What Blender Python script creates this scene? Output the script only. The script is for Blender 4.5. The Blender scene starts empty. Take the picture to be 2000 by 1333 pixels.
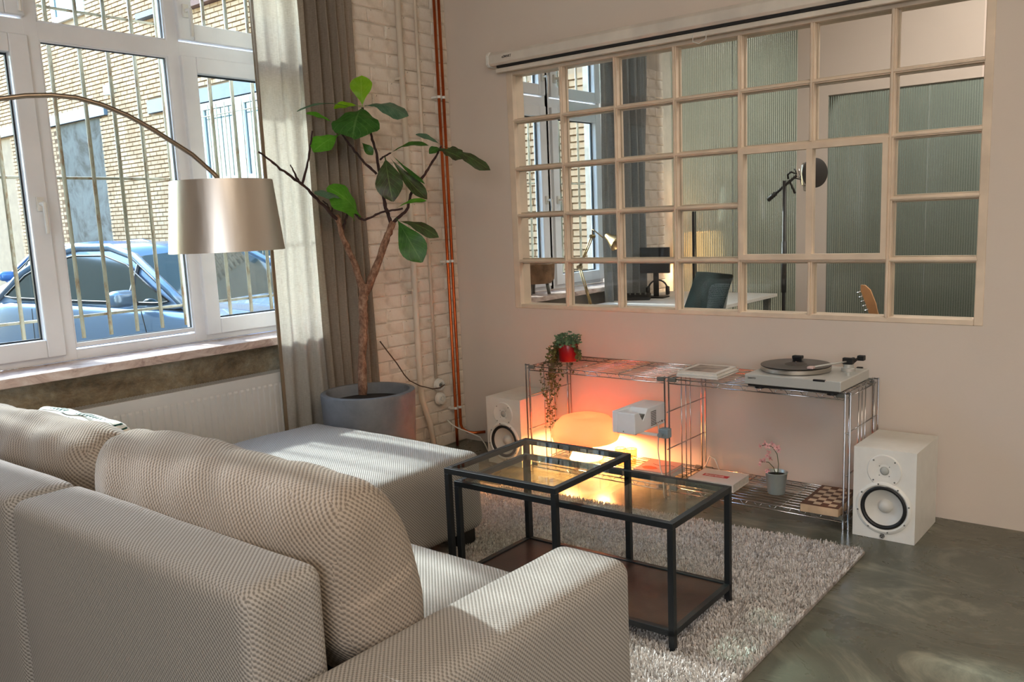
import bpy, bmesh, math, random
import numpy as np
from mathutils import Vector, Matrix, noise
random.seed(7)
rng = np.random.RandomState(7)
SC = bpy.context.scene
COL = SC.collection
PI = math.pi
R = math.radians

# ------------------------------------------------------------------ camera
FPX, YAW, PIT, ROL = 1693.84, 38.7787, -9.0262, -2.3372
CAM = Vector((3.6829, -4.0348, 1.3884))
CXP, CYP = 1019.12, 698.93
_y, _p, _r = R(YAW), R(PIT), R(ROL)
FW = Vector((-math.sin(_y) * math.cos(_p), math.cos(_y) * math.cos(_p), math.sin(_p)))
_rt = Vector((math.cos(_y), math.sin(_y), 0)); _up = _rt.cross(FW)
RT = _rt * math.cos(_r) + _up * math.sin(_r)
UP = -_rt * math.sin(_r) + _up * math.cos(_r)
cd = bpy.data.cameras.new('camera')
cd.sensor_width = 36; cd.lens = 36 * FPX / 2000
cd.shift_x = -19.12 / 2000; cd.shift_y = 32.43 / 2000
cd.clip_start = 0.05; cd.clip_end = 200
cam = bpy.data.objects.new('camera', cd); COL.objects.link(cam)
cam.matrix_world = Matrix(((RT.x, UP.x, -FW.x, CAM.x), (RT.y, UP.y, -FW.y, CAM.y), (RT.z, UP.z, -FW.z, CAM.z), (0, 0, 0, 1)))
SC.camera = cam

def at(px, py, d=None, **k):
    """measured image point -> world point, at a forward depth or on a plane x/y/z=const"""
    u = FW + RT * ((px - CXP) / FPX) - UP * ((py - CYP) / FPX)
    if d is not None: return CAM + u * d
    a = list(k)[0]; i = 'xyz'.index(a)
    return CAM + u * ((k[a] - CAM[i]) / u[i])

# ------------------------------------------------------------------ world, sun, big lights, exposure
W = bpy.data.worlds.new('sky'); SC.world = W; W.use_nodes = True
wn = W.node_tree; wn.nodes.clear()
wo = wn.nodes.new('ShaderNodeOutputWorld'); wb = wn.nodes.new('ShaderNodeBackground')
sky = wn.nodes.new('ShaderNodeTexSky'); sky.sky_type = 'NISHITA'; sky.sun_disc = False
sky.sun_elevation = R(36); sky.sun_rotation = R(270); sky.air_density = 1.3; sky.dust_density = .6; sky.ozone_density = 2.5
SKY_STRENGTH = 2.15
wb.inputs['Strength'].default_value = SKY_STRENGTH
wn.links.new(sky.outputs[0], wb.inputs['Color']); wn.links.new(wb.outputs[0], wo.inputs['Surface'])

def light(name, kind, loc, power, color, size=None, size_y=None, direction=None, angle=None, radius=None):
    l = bpy.data.lights.new(name, kind); l.energy = power; l.color = color
    if kind == 'AREA':
        l.shape = 'RECTANGLE'; l.size = size; l.size_y = size_y or size
    if angle is not None: l.angle = angle
    if radius is not None: l.shadow_soft_size = radius
    o = bpy.data.objects.new(name, l); COL.objects.link(o); o.location = loc
    if direction is not None: o.rotation_euler = Vector(direction).to_track_quat('-Z', 'Y').to_euler()
    return o
light('sun', 'SUN', (-6, -1, 6), 8.5, (0.96, 0.98, 1.0), direction=(1.0, 0.04, -0.70), angle=R(2.0))
# unseen fill lights added to brighten the loft, the studio and the hall
light('rear_fill_light', 'AREA', (4.9, -7.0, 1.8), 125, (0.92, 0.95, 1.0), 2.6, 1.8, (-.35, 1, -0.1))  # added soft fill from behind the camera, no window there
light('overhead_fill_light', 'AREA', (4.2, -3.4, 3.3), 92, (1.0, 0.80, 0.60), 2.6, 2.2, (-0.15, 0.3, -1))  # added warm fill from above, no lamp modelled
light('studio_fill_light', 'AREA', (2.9, 1.4, 3.2), 52, (1.0, 0.92, 0.86), 1.4, 1.0, (0, 0, -1))  # added fill for the studio interior
light('hall_fill_light', 'AREA', (2.2, 3.7, 3.2), 74, (0.93, 1.0, 0.97), 3.0, 1.0, (0, 0, -1))  # added so the fluted glass has a lit hall behind it
vs = SC.view_settings
SC.display_settings.display_device = 'sRGB'
vs.view_transform = 'Standard'; vs.look = 'None'; vs.gamma = 1; vs.use_curve_mapping = False
vs.exposure = 0.12
SC.cycles.use_denoising = True
SC.cycles.max_bounces = 10; SC.cycles.diffuse_bounces = 5; SC.cycles.glossy_bounces = 4
SC.cycles.transmission_bounces = 8; SC.cycles.transparent_max_bounces = 16
SC.cycles.caustics_refractive = False; SC.cycles.caustics_reflective = False
SC.cycles.sample_clamp_indirect = 8

# ------------------------------------------------------------------ materials
def lin(c):
    return tuple(((v / 255) / 12.92 if v / 255 <= .04045 else ((v / 255 + .055) / 1.055) ** 2.4) for v in c) + (1,)
class M:
    """small wrapper around a node material"""
    def __init__(s, name, col=(200, 200, 200), rough=.6, metal=0., spec=.5, **kw):
        s.m = bpy.data.materials.new(name); s.m.use_nodes = True
        s.t = s.m.node_tree; s.b = s.t.nodes['Principled BSDF']; s.out = s.t.nodes['Material Output']
        s.b.inputs['Base Color'].default_value = lin(col)
        s.b.inputs['Roughness'].default_value = rough; s.b.inputs['Metallic'].default_value = metal
        s.b.inputs['Specular IOR Level'].default_value = spec
        for k, v in kw.items(): s.b.inputs[k.replace('_', ' ')].default_value = v
        s.co = None
    def n(s, t, **kw):
        x = s.t.nodes.new(t)
        for k, v in kw.items():
            if hasattr(x, k): setattr(x, k, v)
            else: x.inputs[k.replace('_', ' ')].default_value = v
        return x
    def l(s, a, b): s.t.links.new(a, b)
    def coord(s, scale=(1, 1, 1), kind='Object', rot=(0, 0, 0)):
        tc = s.n('ShaderNodeTexCoord'); mp = s.n('ShaderNodeMapping')
        mp.inputs['Scale'].default_value = scale; mp.inputs['Rotation'].default_value = rot
        s.l(tc.outputs[kind], mp.inputs[0]); return mp.outputs[0]
    def noise(s, scale=5, detail=4, rough=.55, dist=0, vec=None, kind='Object', stretch=(1, 1, 1)):
        x = s.n('ShaderNodeTexNoise'); x.inputs['Scale'].default_value = scale; x.inputs['Detail'].default_value = detail
        x.inputs['Roughness'].default_value = rough; x.inputs['Distortion'].default_value = dist
        s.l(vec or s.coord(stretch, kind), x.inputs['Vector']); return x.outputs['Fac']
    def ramp(s, fac, stops):
        x = s.n('ShaderNodeValToRGB'); e = x.color_ramp.elements
        while len(e) < len(stops): e.new(.5)
        for i, (p, c) in enumerate(stops):
            e[i].position = p; e[i].color = lin(c) if max(c) > 1.01 or isinstance(c[0], int) else tuple(c) + (1,)
        s.l(fac, x.inputs[0]); return x.outputs[0]
    def mix(s, fac, a, b, mode='MIX'):
        x = s.n('ShaderNodeMix'); x.data_type = 'RGBA'; x.blend_type = mode
        for i, v in ((0, fac), (6, a), (7, b)):
            if isinstance(v, (float, int)): x.inputs[i].default_value = v
            elif isinstance(v, tuple): x.inputs[i].default_value = lin(v)
            else: s.l(v, x.inputs[i])
        return x.outputs[2]
    def base(s, c): s.l(c, s.b.inputs['Base Color']); return s
    def rough(s, fac, lo, hi):
        x = s.n('ShaderNodeMapRange'); x.inputs[3].default_value = lo; x.inputs[4].default_value = hi
        s.l(fac, x.inputs[0]); s.l(x.outputs[0], s.b.inputs['Roughness']); return s
    def bump(s, h, strength=.3, dist=.01):
        x = s.n('ShaderNodeBump'); x.inputs['Strength'].default_value = strength; x.inputs['Distance'].default_value = dist
        s.l(h, x.inputs['Height']); s.l(x.outputs[0], s.b.inputs['Normal']); return s
    def math(s, op, a, b=None):
        x = s.n('ShaderNodeMath'); x.operation = op
        for i, v in ((0, a), (1, b)):
            if v is None: continue
            if isinstance(v, (float, int)): x.inputs[i].default_value = v
            else: s.l(v, x.inputs[i])
        return x.outputs[0]

def plain(name, col, rough=.6, metal=0., spec=.5, nb=0., ns=60, vary=0.06, **kw):
    """plain surface with a little procedural variation and grain"""
    m = M(name, col, rough, metal, spec, **kw)
    f = m.noise(ns * .12, 3)
    d = tuple(max(0, int(v * (1 - vary))) for v in col); u = tuple(min(255, int(v * (1 + vary * .6))) for v in col)
    m.base(m.ramp(f, [(.3, d), (.7, u)]))
    if nb: m.bump(m.noise(ns, 4), nb, .004)
    return m.m

def glass_mat(name, tint=(245, 250, 248), refl=1.45, amt=1.0, rough=0.0):
    m = bpy.data.materials.new(name); m.use_nodes = True; t = m.node_tree; t.nodes.clear()
    o = t.nodes.new('ShaderNodeOutputMaterial'); mx = t.nodes.new('ShaderNodeMixShader')
    tr = t.nodes.new('ShaderNodeBsdfTransparent'); tr.inputs[0].default_value = lin(tint)
    gl = t.nodes.new('ShaderNodeBsdfGlossy'); gl.inputs['Roughness'].default_value = rough
    fr = t.nodes.new('ShaderNodeFresnel'); fr.inputs['IOR'].default_value = refl
    mu = t.nodes.new('ShaderNodeMath'); mu.operation = 'MULTIPLY'; mu.inputs[1].default_value = amt
    ge = t.nodes.new('ShaderNodeNewGeometry'); iv = t.nodes.new('ShaderNodeMath'); iv.operation = 'SUBTRACT'; iv.inputs[0].default_value = 1
    m2 = t.nodes.new('ShaderNodeMath'); m2.operation = 'MULTIPLY'; t.links.new(ge.outputs['Backfacing'], iv.inputs[1])
    t.links.new(fr.outputs[0], mu.inputs[0]); t.links.new(mu.outputs[0], m2.inputs[0]); t.links.new(iv.outputs[0], m2.inputs[1]); t.links.new(m2.outputs[0], mx.inputs[0])
    t.links.new(tr.outputs[0], mx.inputs[1]); t.links.new(gl.outputs[0], mx.inputs[2]); t.links.new(mx.outputs[0], o.inputs[0])
    return m

def wall_mat(name, col, bump=.12):
    m = M(name, col, .85, spec=.25)
    f = m.noise(1.3, 5, .6); g = m.noise(90, 3)
    m.base(m.mix(.5, m.ramp(f, [(.25, tuple(int(v * .955) for v in col)), (.75, tuple(min(255, int(v * 1.02)) for v in col))]), col))
    m.bump(m.math('ADD', m.noise(6, 3), m.math('MULTIPLY', g, .35)), bump, .01)
    return m.m
MW = wall_mat('wall_plaster', (214, 201, 188))
MCEIL = wall_mat('ceiling_paint', (226, 222, 214))
def painted_brick():
    m = M('painted_brick', (222, 208, 192), .7, spec=.3)
    a = m.noise(9, 5, .65); b = m.noise(28, 4, .7)
    c = m.ramp(a, [(.3, (196, 182, 164)), (.5, (226, 214, 198)), (.75, (236, 228, 216))])
    spots = m.ramp(b, [(.66, (0., 0., 0.)), (.72, (1., 1., 1.))])
    m.base(m.mix(spots, c, (150, 138, 120)))
    m.bump(m.math('ADD', m.noise(14, 5, .7), m.math('MULTIPLY', b, .5)), .45, .012)
    return m.m
MPB = painted_brick()
MPM = plain('painted_mortar', (214, 202, 186), .85, nb=.5, ns=40, vary=.10)
def stone_mat():
    m = M('exposed_masonry', (120, 108, 90), .92, spec=.2)
    v = m.coord((1, 1, 1.7)); a = m.noise(3.2, 9, .74, .35, vec=v); b = m.noise(26, 6, .75)
    c = m.ramp(a, [(.28, (74, 62, 48)), (.42, (136, 116, 90)), (.55, (176, 160, 132)), (.72, (206, 198, 178))])
    m.base(m.mix(m.ramp(b, [(.4, (0., 0., 0.)), (.8, (.6, .6, .6))]), c, (92, 100, 96)))
    m.bump(m.math('ADD', a, m.math('MULTIPLY', b, .6)), .9, .03)
    return m.m
MSTONE = stone_mat()
def floor_mat():
    m = M('polished_concrete', (96, 96, 82), .3, spec=.5)
    d = m.noise(1.1, 5, .6, 2.2)
    e = m.noise(1.5, 8, .68, 2.4, stretch=(1, 1.5, 1)); h = m.noise(30, 4, .7)
    c1 = m.ramp(d, [(.3, (66, 66, 56)), (.5, (96, 96, 83)), (.7, (128, 125, 108))])
    c2 = m.ramp(e, [(.30, (54, 56, 48)), (.45, (96, 96, 83)), (.52, (84, 85, 74)), (.60, (118, 117, 102)), (.70, (150, 147, 128))])
    m.base(m.mix(.7, c1, c2))
    m.rough(e, .16, .42)
    m.bump(m.math('ADD', e, m.math('MULTIPLY', h, .15)), .05, .01)
    return m.m
MFLOOR = floor_mat()
MPVC = plain('window_plastic', (232, 234, 236), .35, nb=.02, vary=.02)
MGASKET = plain('rubber_gasket', (28, 38, 46), .6)
MGLASS = glass_mat('window_glass')
MGLASS2 = glass_mat('old_pane_glass', (246, 247, 246), 1.5, 1.1)
MTGLASS = glass_mat('table_glass', (240, 246, 242), 1.5, 1.0)
MCREAM = plain('cream_painted_steel', (222, 203, 180), .45, nb=.15, ns=50, vary=.07)
def marble():
    m = M('pink_marble', (200, 176, 165), .35)
    f = m.noise(7, 7, .7, 1.6, stretch=(1, 1, 2))
    m.base(m.ramp(f, [(.32, (150, 122, 112)), (.5, (206, 184, 172)), (.7, (226, 212, 202))])); return m.m
MMARBLE = marble()
MRAD = plain('radiator_enamel', (214, 212, 208), .35, nb=.02, vary=.02)
MCHROME = plain('chrome_wire', (196, 196, 198), .16, 1.0, vary=.03)
MCLAMP = plain('grey_plastic', (104, 106, 100), .5)
MWHITE = plain('white_lacquer', (228, 226, 218), .42, nb=.03, ns=140, vary=.02)
MBLACK = plain('black_rubber', (22, 22, 23), .5)
MSTEELB = plain('black_coated_steel', (30, 33, 36), .42, .2, nb=.05, ns=200)
MDARKWOOD = plain('dark_brown_board', (52, 34, 27), .32, nb=.08, ns=120, vary=.18)
def copper():
    m = M('copper_pipe', (176, 86, 42), .3, 1.0)
    f = m.noise(8, 6, .7, stretch=(1, 1, .25))
    m.base(m.ramp(f, [(.3, (110, 48, 26)), (.5, (190, 92, 48)), (.75, (214, 126, 74))])); m.rough(f, .22, .5); return m.m
MCOPPER = copper()
MPIPE = plain('painted_pipe', (214, 200, 182), .5, nb=.2, ns=40, vary=.06)
def brushed():
    m = M('brushed_aluminium', (196, 190, 182), .3, 1.0)
    f = m.noise(60, 4, .6, stretch=(1, 1, .03)); m.rough(f, .22, .42); m.bump(f, .06, .002)
    m.b.inputs['Anisotropic'].default_value = .6
    return m.m
MALU = brushed()
MBRONZE = plain('satin_bronze_arm', (150, 136, 120), .3, 1.0)

def fabric(name, light_c, dark_c, pitch=.0088, bump=.55):
    m = M(name, light_c, .9, spec=.12)
    m.b.inputs['Sheen Weight'].default_value = .15
    tc = m.n('ShaderNodeTexCoord'); k = 2 * PI / (pitch * 1.414)
    def w(d):
        dp = m.n('ShaderNodeVectorMath'); dp.operation = 'DOT_PRODUCT'; dp.inputs[1].default_value = tuple(x * k for x in d)
        m.l(tc.outputs['UV'], dp.inputs[0]); return m.math('SINE', dp.outputs['Value'])
    a, b = w((1, 1, 0)), w((1, -1, 0))
    h = m.math('ADD', m.math('ADD', m.math('MULTIPLY', a, .30), m.math('MULTIPLY', b, .17)), .5)
    big = m.noise(3.0, 4, .6)
    col = m.ramp(h, [(.2, dark_c), (.62, light_c)])
    col = m.mix(m.ramp(big, [(.3, (0., 0., 0.)), (.75, (.35, .35, .35))]), col, tuple(int(v * .86) for v in light_c))
    m.base(col)
    m.bump(m.math('ADD', h, m.math('MULTIPLY', m.noise(220, 2), .4)), bump, .003)
    return m.m
MSOFA = fabric('woven_sofa_fabric', (168, 163, 156), (110, 105, 99), .0082)
MCUSH = fabric('woven_cushion_fabric', (164, 152, 138), (106, 95, 85), .0090)
def shag():
    m = M('shag_pile', (170, 160, 150), .95, spec=.05)
    oi = m.noise(70, 3, .6)
    m.base(m.ramp(oi, [(.3, (150, 144, 138)), (.5, (204, 198, 192)), (.72, (236, 232, 228))]))
    return m.m
MSHAG = shag()
MSHAG2 = plain('rug_backing', (160, 152, 146), .95, nb=.6, ns=220, vary=.2)
def linen(name='linen_curtain', ca=(194, 188, 178), cb=(232, 229, 222), tr=.55):
    m = M(name, (214, 208, 194), .9, spec=.1)
    u = m.noise(1.0, 3, .6, stretch=(60, 60, 700)); v = m.noise(1.0, 3, .6, stretch=(900, 900, 12))
    f = m.math('ADD', m.math('MULTIPLY', u, .5), m.math('MULTIPLY', v, .5))
    c = m.ramp(f, [(.35, ca), (.65, cb)]); m.base(c)
    tl = m.n('ShaderNodeBsdfTranslucent'); m.l(c, tl.inputs[0]); mx = m.n('ShaderNodeMixShader'); mx.inputs[0].default_value = tr
    m.l(m.b.outputs[0], mx.inputs[1]); m.l(tl.outputs[0], mx.inputs[2]); m.l(mx.outputs[0], m.out.inputs[0])
    m.bump(f, .3, .002); return m.m
MLINEN = linen()
MLINEN2 = linen('shaded_dense_linen', (128, 114, 100), (168, 154, 138), .10)  # dense cloth, its brown-grey colour also carries the shade on this panel
def leaf_mat(name, c1, c2, vein, trans=.3):
    m = M(name, c1, .42, spec=.45)
    tc = m.n('ShaderNodeTexCoord'); sp = m.n('ShaderNodeSeparateXYZ'); m.l(tc.outputs['UV'], sp.inputs[0])
    x = m.math('ABSOLUTE', m.math('SUBTRACT', sp.outputs[0], .5))
    mid = m.math('LESS_THAN', x, .022)
    ribs = m.math('PINGPONG', m.math('ADD', m.math('MULTIPLY', sp.outputs[1], 7.0), m.math('MULTIPLY', x, -5.0)), .5)
    rb = m.math('LESS_THAN', ribs, .03); vn = m.math('MAXIMUM', mid, rb)
    base = m.ramp(m.noise(22, 4, .65), [(.35, c1), (.68, c2)])
    c = m.mix(m.math('MULTIPLY', vn, .4), base, vein); m.base(c)
    tl = m.n('ShaderNodeBsdfTranslucent'); m.l(c, tl.inputs[0]); mx = m.n('ShaderNodeMixShader'); mx.inputs[0].default_value = trans
    m.l(m.b.outputs[0], mx.inputs[1]); m.l(tl.outputs[0], mx.inputs[2]); m.l(mx.outputs[0], m.out.inputs[0])
    m.bump(m.math('SUBTRACT', 1.0, vn), .3, .003); return m.m
MLEAF = leaf_mat('leaf_green', (44, 92, 28), (66, 118, 44), (120, 160, 90))
MLEAFB = leaf_mat('leaf_bright', (128, 190, 20), (150, 206, 40), (176, 220, 80), .5)
MLEAFM = leaf_mat('leaf_mid_green', (76, 142, 30), (96, 160, 44), (130, 180, 80), .4)
MLEAFD = leaf_mat('leaf_browning', (56, 52, 30), (66, 92, 46), (132, 160, 92), .2)
MLEAFS = leaf_mat('leaf_grey_green', (70, 104, 78), (96, 128, 100), (140, 160, 136), .2)
def bark():
    m = M('bark', (130, 84, 62), .85, spec=.2)
    f = m.noise(50, 5, .7, stretch=(1, 1, .6))
    m.base(m.ramp(f, [(.3, (78, 54, 44)), (.5, (134, 100, 80)), (.72, (176, 144, 122))])); m.bump(f, .5, .006); return m.m
MBARK = bark()
MTWIG = plain('dark_twig', (58, 36, 32), .85, nb=.6, ns=90, vary=.3)
def concrete_pot():
    m = M('fibre_cement', (110, 112, 116), .6)
    f = m.noise(3, 6, .7); m.base(m.ramp(f, [(.3, (88, 92, 98)), (.7, (128, 130, 134))])); m.bump(m.noise(40, 4), .15, .004); return m.m
MPOT = concrete_pot()
MSOIL = plain('potting_soil', (30, 24, 20), .95, nb=.9, ns=90, vary=.4)

# ------------------------------------------------------------------ mesh helpers
class G:
    """collects geometry; build() links it as one mesh object"""
    def __init__(s): s.v = []; s.f = []; s.uv = None
    def add(s, vs, fs):
        o = len(s.v); s.v += [tuple(v) for v in vs]; s.f += [tuple(i + o for i in f) for f in fs]; return s
    def box(s, a, b, rot=None, piv=None):
        x0, y0, z0 = a; x1, y1, z1 = b
        vs = [(x0, y0, z0), (x1, y0, z0), (x1, y1, z0), (x0, y1, z0), (x0, y0, z1), (x1, y0, z1), (x1, y1, z1), (x0, y1, z1)]
        if rot is not None:
            p = Vector(piv or ((x0 + x1) / 2, (y0 + y1) / 2, (z0 + z1) / 2)); vs = [p + rot @ (Vector(v) - p) for v in vs]
        return s.add(vs, [(0, 3, 2, 1), (4, 5, 6, 7), (0, 1, 5, 4), (1, 2, 6, 5), (2, 3, 7, 6), (3, 0, 4, 7)])
    def tube(s, pts, r, n=8, cap=True):
        pts = [Vector(p) for p in pts]; rs = r if isinstance(r, (list, tuple)) else [r] * len(pts)
        vs = []; prev = None
        for i, p in enumerate(pts):
            t = (pts[min(i + 1, len(pts) - 1)] - pts[max(i - 1, 0)])
            t = t.normalized() if t.length > 1e-9 else Vector((0, 0, 1))
            if prev is None:
                a = t.orthogonal().normalized()
            else:
                a = (prev - t * prev.dot(t)); a = a.normalized() if a.length > 1e-6 else t.orthogonal().normalized()
            prev = a; b = t.cross(a)
            for k in range(n):
                an = 2 * PI * k / n; vs.append(p + (a * math.cos(an) + b * math.sin(an)) * rs[i])
        fs = []
        for i in range(len(pts) - 1):
            for k in range(n):
                fs.append((i * n + k, i * n + (k + 1) % n, (i + 1) * n + (k + 1) % n, (i + 1) * n + k))
        if cap:
            fs.append(tuple(range(n))[::-1]); fs.append(tuple((len(pts) - 1) * n + k for k in range(n)))
        return s.add(vs, fs)
    def lathe(s, prof, c=(0, 0, 0), n=32, axis='z', closed=False, caps=True):
        vs = []; c = Vector(c)
        for (r, h) in prof:
            for k in range(n):
                a = 2 * PI * k / n; x, y = r * math.cos(a), r * math.sin(a)
                v = {'z': (x, y, h), 'x': (h, x, y), 'y': (x, -h, y)}[axis]; vs.append(c + Vector(v))
        fs = []; m = len(prof)
        for i in range(m - 1 if not closed else m):
            j = (i + 1) % m
            for k in range(n): fs.append((i * n + k, i * n + (k + 1) % n, j * n + (k + 1) % n, j * n + k))
        if not closed and caps:
            if prof[0][0] > 1e-5: fs.append(tuple(range(n))[::-1])
            if prof[-1][0] > 1e-5: fs.append(tuple((m - 1) * n + k for k in range(n)))
        return s.add(vs, fs)
    def prism(s, poly, ax, lo, hi):
        """polygon in the plane across axis ax, extruded lo..hi"""
        n = len(poly); vs = []
        for h in (lo, hi):
            for (a, b) in poly: vs.append({'x': (h, a, b), 'y': (a, h, b), 'z': (a, b, h)}[ax])
        fs = [tuple(range(n))[::-1], tuple(range(n, 2 * n))] + [(i, (i + 1) % n, n + (i + 1) % n, n + i) for i in range(n)]
        return s.add(vs, fs)
    def build(s, name, mat, parent=None, smooth=False, bevel=0, seg=2, world=True, auto=None):
        me = bpy.data.meshes.new(name); me.from_pydata(s.v, [], s.f); me.update()
        bm = bmesh.new(); bm.from_mesh(me); bmesh.ops.recalc_face_normals(bm, faces=bm.faces); bm.to_mesh(me); bm.free()
        return link(name, me, mat, parent, smooth, bevel, seg)
def link(name, me, mat, parent=None, smooth=False, bevel=0, seg=2):
    if mat is not None and not me.materials: me.materials.append(mat)
    o = bpy.data.objects.new(name, me); COL.objects.link(o)
    if smooth:
        me.polygons.foreach_set('use_smooth', [True] * len(me.polygons))
        if smooth != True:
            try: me.set_sharp_from_angle(angle=R(smooth))
            except Exception: pass
    if bevel:
        b = o.modifiers.new('bevel', 'BEVEL'); b.width = bevel; b.segments = seg; b.limit_method = 'ANGLE'; b.angle_limit = R(40)
        me.polygons.foreach_set('use_smooth', [True] * len(me.polygons))
        try: b.harden_normals = True
        except Exception: pass
    if parent is not None:
        o.parent = parent; o.matrix_parent_inverse = WM.get(parent.name, Matrix()).inverted()
    return o
WM = {}   # world matrices of placed things, so that parts can be modelled in world coordinates
def thing(name, label, cat, loc=(0, 0, 0), rz=0, group=None, local=False):
    o = bpy.data.objects.new(name, None); COL.objects.link(o); o.location = loc; o.rotation_euler = (0, 0, rz)
    o.empty_display_size = .05
    tag(o, label, cat, group)
    if not local: WM[o.name] = Matrix.Translation(loc) @ Matrix.Rotation(rz, 4, 'Z')
    return o
def tag(o, label, cat=None, group=None):
    o['label'] = label
    if cat: o['category'] = cat
    if group: o['group'] = group
    return o
def struct(o, label=None):
    o['kind'] = 'structure'
    if label: o['label'] = label
    return o
def dup(root, name, loc, rz=None, label=None, group=None):
    def cp(o, par):
        c = o.copy(); COL.objects.link(c); c.parent = par
        for ch in o.children: cp(ch, c)
        return c
    r = cp(root, None); r.location = loc
    if rz is not None: r.rotation_euler = (0, 0, rz)
    if label: r['label'] = label
    if group: r['group'] = group
    return r
def rbox(size, r, n=14, bulge=(0, 0, 0), wrinkle=0, ws=4, seed=0):
    """rounded, softly bulging box mesh, centred on the origin"""
    a, b, c = [s / 2 for s in size]; g = G()
    idx = {}; vs = []; fs = []
    def key(p): return (round(p[0], 5), round(p[1], 5), round(p[2], 5))
    def lin1(h):
        # denser near the corners
        t = np.linspace(-1, 1, n + 1); inner = max(h - r, 1e-4)
        k = 4; e = [-h + r * (1 - math.cos(PI / 2 * i / k)) * 1.0 for i in range(k + 1)]
        m = [-inner + 2 * inner * i / n for i in range(1, n)]
        return e + m + [-x for x in e[::-1]]
    A, B, Cc = lin1(a), lin1(b), lin1(c)
    faces = []
    for (U, V, ax) in ((A, B, 2), (A, Cc, 1), (B, Cc, 0)):
        H = (a, b, c)[ax]
        for sgn in (-1, 1):
            for i in range(len(U)):
                for j in range(len(V)):
                    p = [0, 0, 0]; o = [k for k in range(3) if k != ax]; p[ax] = sgn * H; p[o[0]] = U[i]; p[o[1]] = V[j]
                    kk = key(p)
                    if kk not in idx: idx[kk] = len(vs); vs.append(p)
            for i in range(len(U) - 1):
                for j in range(len(V) - 1):
                    q = []
                    for (ii, jj) in ((i, j), (i + 1, j), (i + 1, j + 1), (i, j + 1)):
                        p = [0, 0, 0]; o = [k for k in range(3) if k != ax]; p[ax] = sgn * H; p[o[0]] = U[ii]; p[o[1]] = V[jj]
                        q.append(idx[key(p)])
                    if len(set(q)) == 4: fs.append(q)
    out = []
    for p in vs:
        p = Vector(p); q = Vector((max(-a + r, min(a - r, p.x)), max(-b + r, min(b - r, p.y)), max(-c + r, min(c - r, p.z))))
        d = p - q; nrm = d.normalized() if d.length > 1e-9 else Vector((0, 0, 1))
        v = q + nrm * r
        u = (v.x / a, v.y / b, v.z / c)
        fx = (1 - u[1] ** 2) * (1 - u[2] ** 2); fy = (1 - u[0] ** 2) * (1 - u[2] ** 2); fz = (1 - u[0] ** 2) * (1 - u[1] ** 2)
        v = v + Vector((bulge[0] * u[0] * max(0, fx) ** .5, bulge[1] * u[1] * max(0, fy) ** .5, bulge[2] * u[2] * max(0, fz) ** .5))
        if wrinkle:
            w = noise.noise(Vector((v.x * ws, v.y * ws, v.z * ws)) + Vector((seed, seed * 2, 0)))
            w2 = noise.noise(Vector((v.x * ws * 3.1, v.y * ws * 2, v.z * ws * 1.2)) + Vector((seed, 3, seed)))
            v = v + nrm * (w * wrinkle + w2 * wrinkle * .45)
        out.append(v)
    g.add(out, fs); return g
def text_mesh(name, body, size, mat, parent, mw, extr=.0006, bold=False):
    cu = bpy.data.curves.new(name, 'FONT'); cu.body = body; cu.size = size; cu.extrude = extr; cu.align_x = 'LEFT'; cu.align_y = 'CENTER'
    if bold: cu.offset = size * .012
    t = bpy.data.objects.new('tmp', cu); COL.objects.link(t)
    dg = bpy.context.evaluated_depsgraph_get(); me = bpy.data.meshes.new_from_object(t.evaluated_get(dg))
    bpy.data.objects.remove(t); me.transform(mw)
    return link(name, me, mat, parent)

# ================================================================== ROOM SHELL
XL, XR, YB, YP, ZC = -.04, 6.6, -7.2, 2.65, 3.4
struct(G().box((-.55, YB - .1, -.12), (XR + .1, 4.8, 0)).build('floor', MFLOOR), 'polished grey green concrete floor with trowel swirls')
struct(G().box((-.55, YB - .1, ZC), (XR + .1, 4.8, ZC + .15)).build('ceiling', MCEIL), 'white painted ceiling')
WX0, WX1, WZ0, WZ1 = .411, 2.935, .868, 2.25
wf = G()
wf.box((XL - .3, 0, 0), (WX0, .12, ZC)).box((WX1, 0, 0), (XR, .12, ZC)).box((WX0, 0, 0), (WX1, .12, WZ0)).box((WX0, 0, WZ1), (WX1, .12, ZC))
struct(wf.build('wall_front', MW), 'beige plastered partition wall with the grid window')
struct(G().box((XR, YB, 0), (XR + .1, 4.7, ZC)).build('wall_right', MW), 'beige wall beyond the right edge')
struct(G().box((-.5, YB - .1, 0), (XR, YB, ZC)).build('wall_back', MW), 'beige wall behind the camera')
# window wall (left): opening of this room y WY0..WY1, opening of the studio y SY0..SY1
WY0, WY1, SY0, SY1, WZB, WZT = -3.12, -.93, .62, 2.12, .80, 3.0
wl = G()
wl.box((-.5, YB, 0), (XL, WY0, ZC)).box((-.5, WY1, 0), (XL - .03, SY0, ZC)).box((-.5, SY1, 0), (XL - .03, 4.7, ZC))
wl.box((-.5, WY0, WZT), (XL, WY1, ZC)).box((-.5, SY0, WZT), (XL, SY1, ZC)).box((-.5, SY0, 0), (-.16, SY1, WZB))
struct(wl.build('wall_left', MPM), 'window wall core of the loft')
struct(G().box((-.5, WY0, 0), (-.16, WY1, WZB)).build('wall_left', MSTONE), 'bare rough masonry strip under the window sill')

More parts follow.
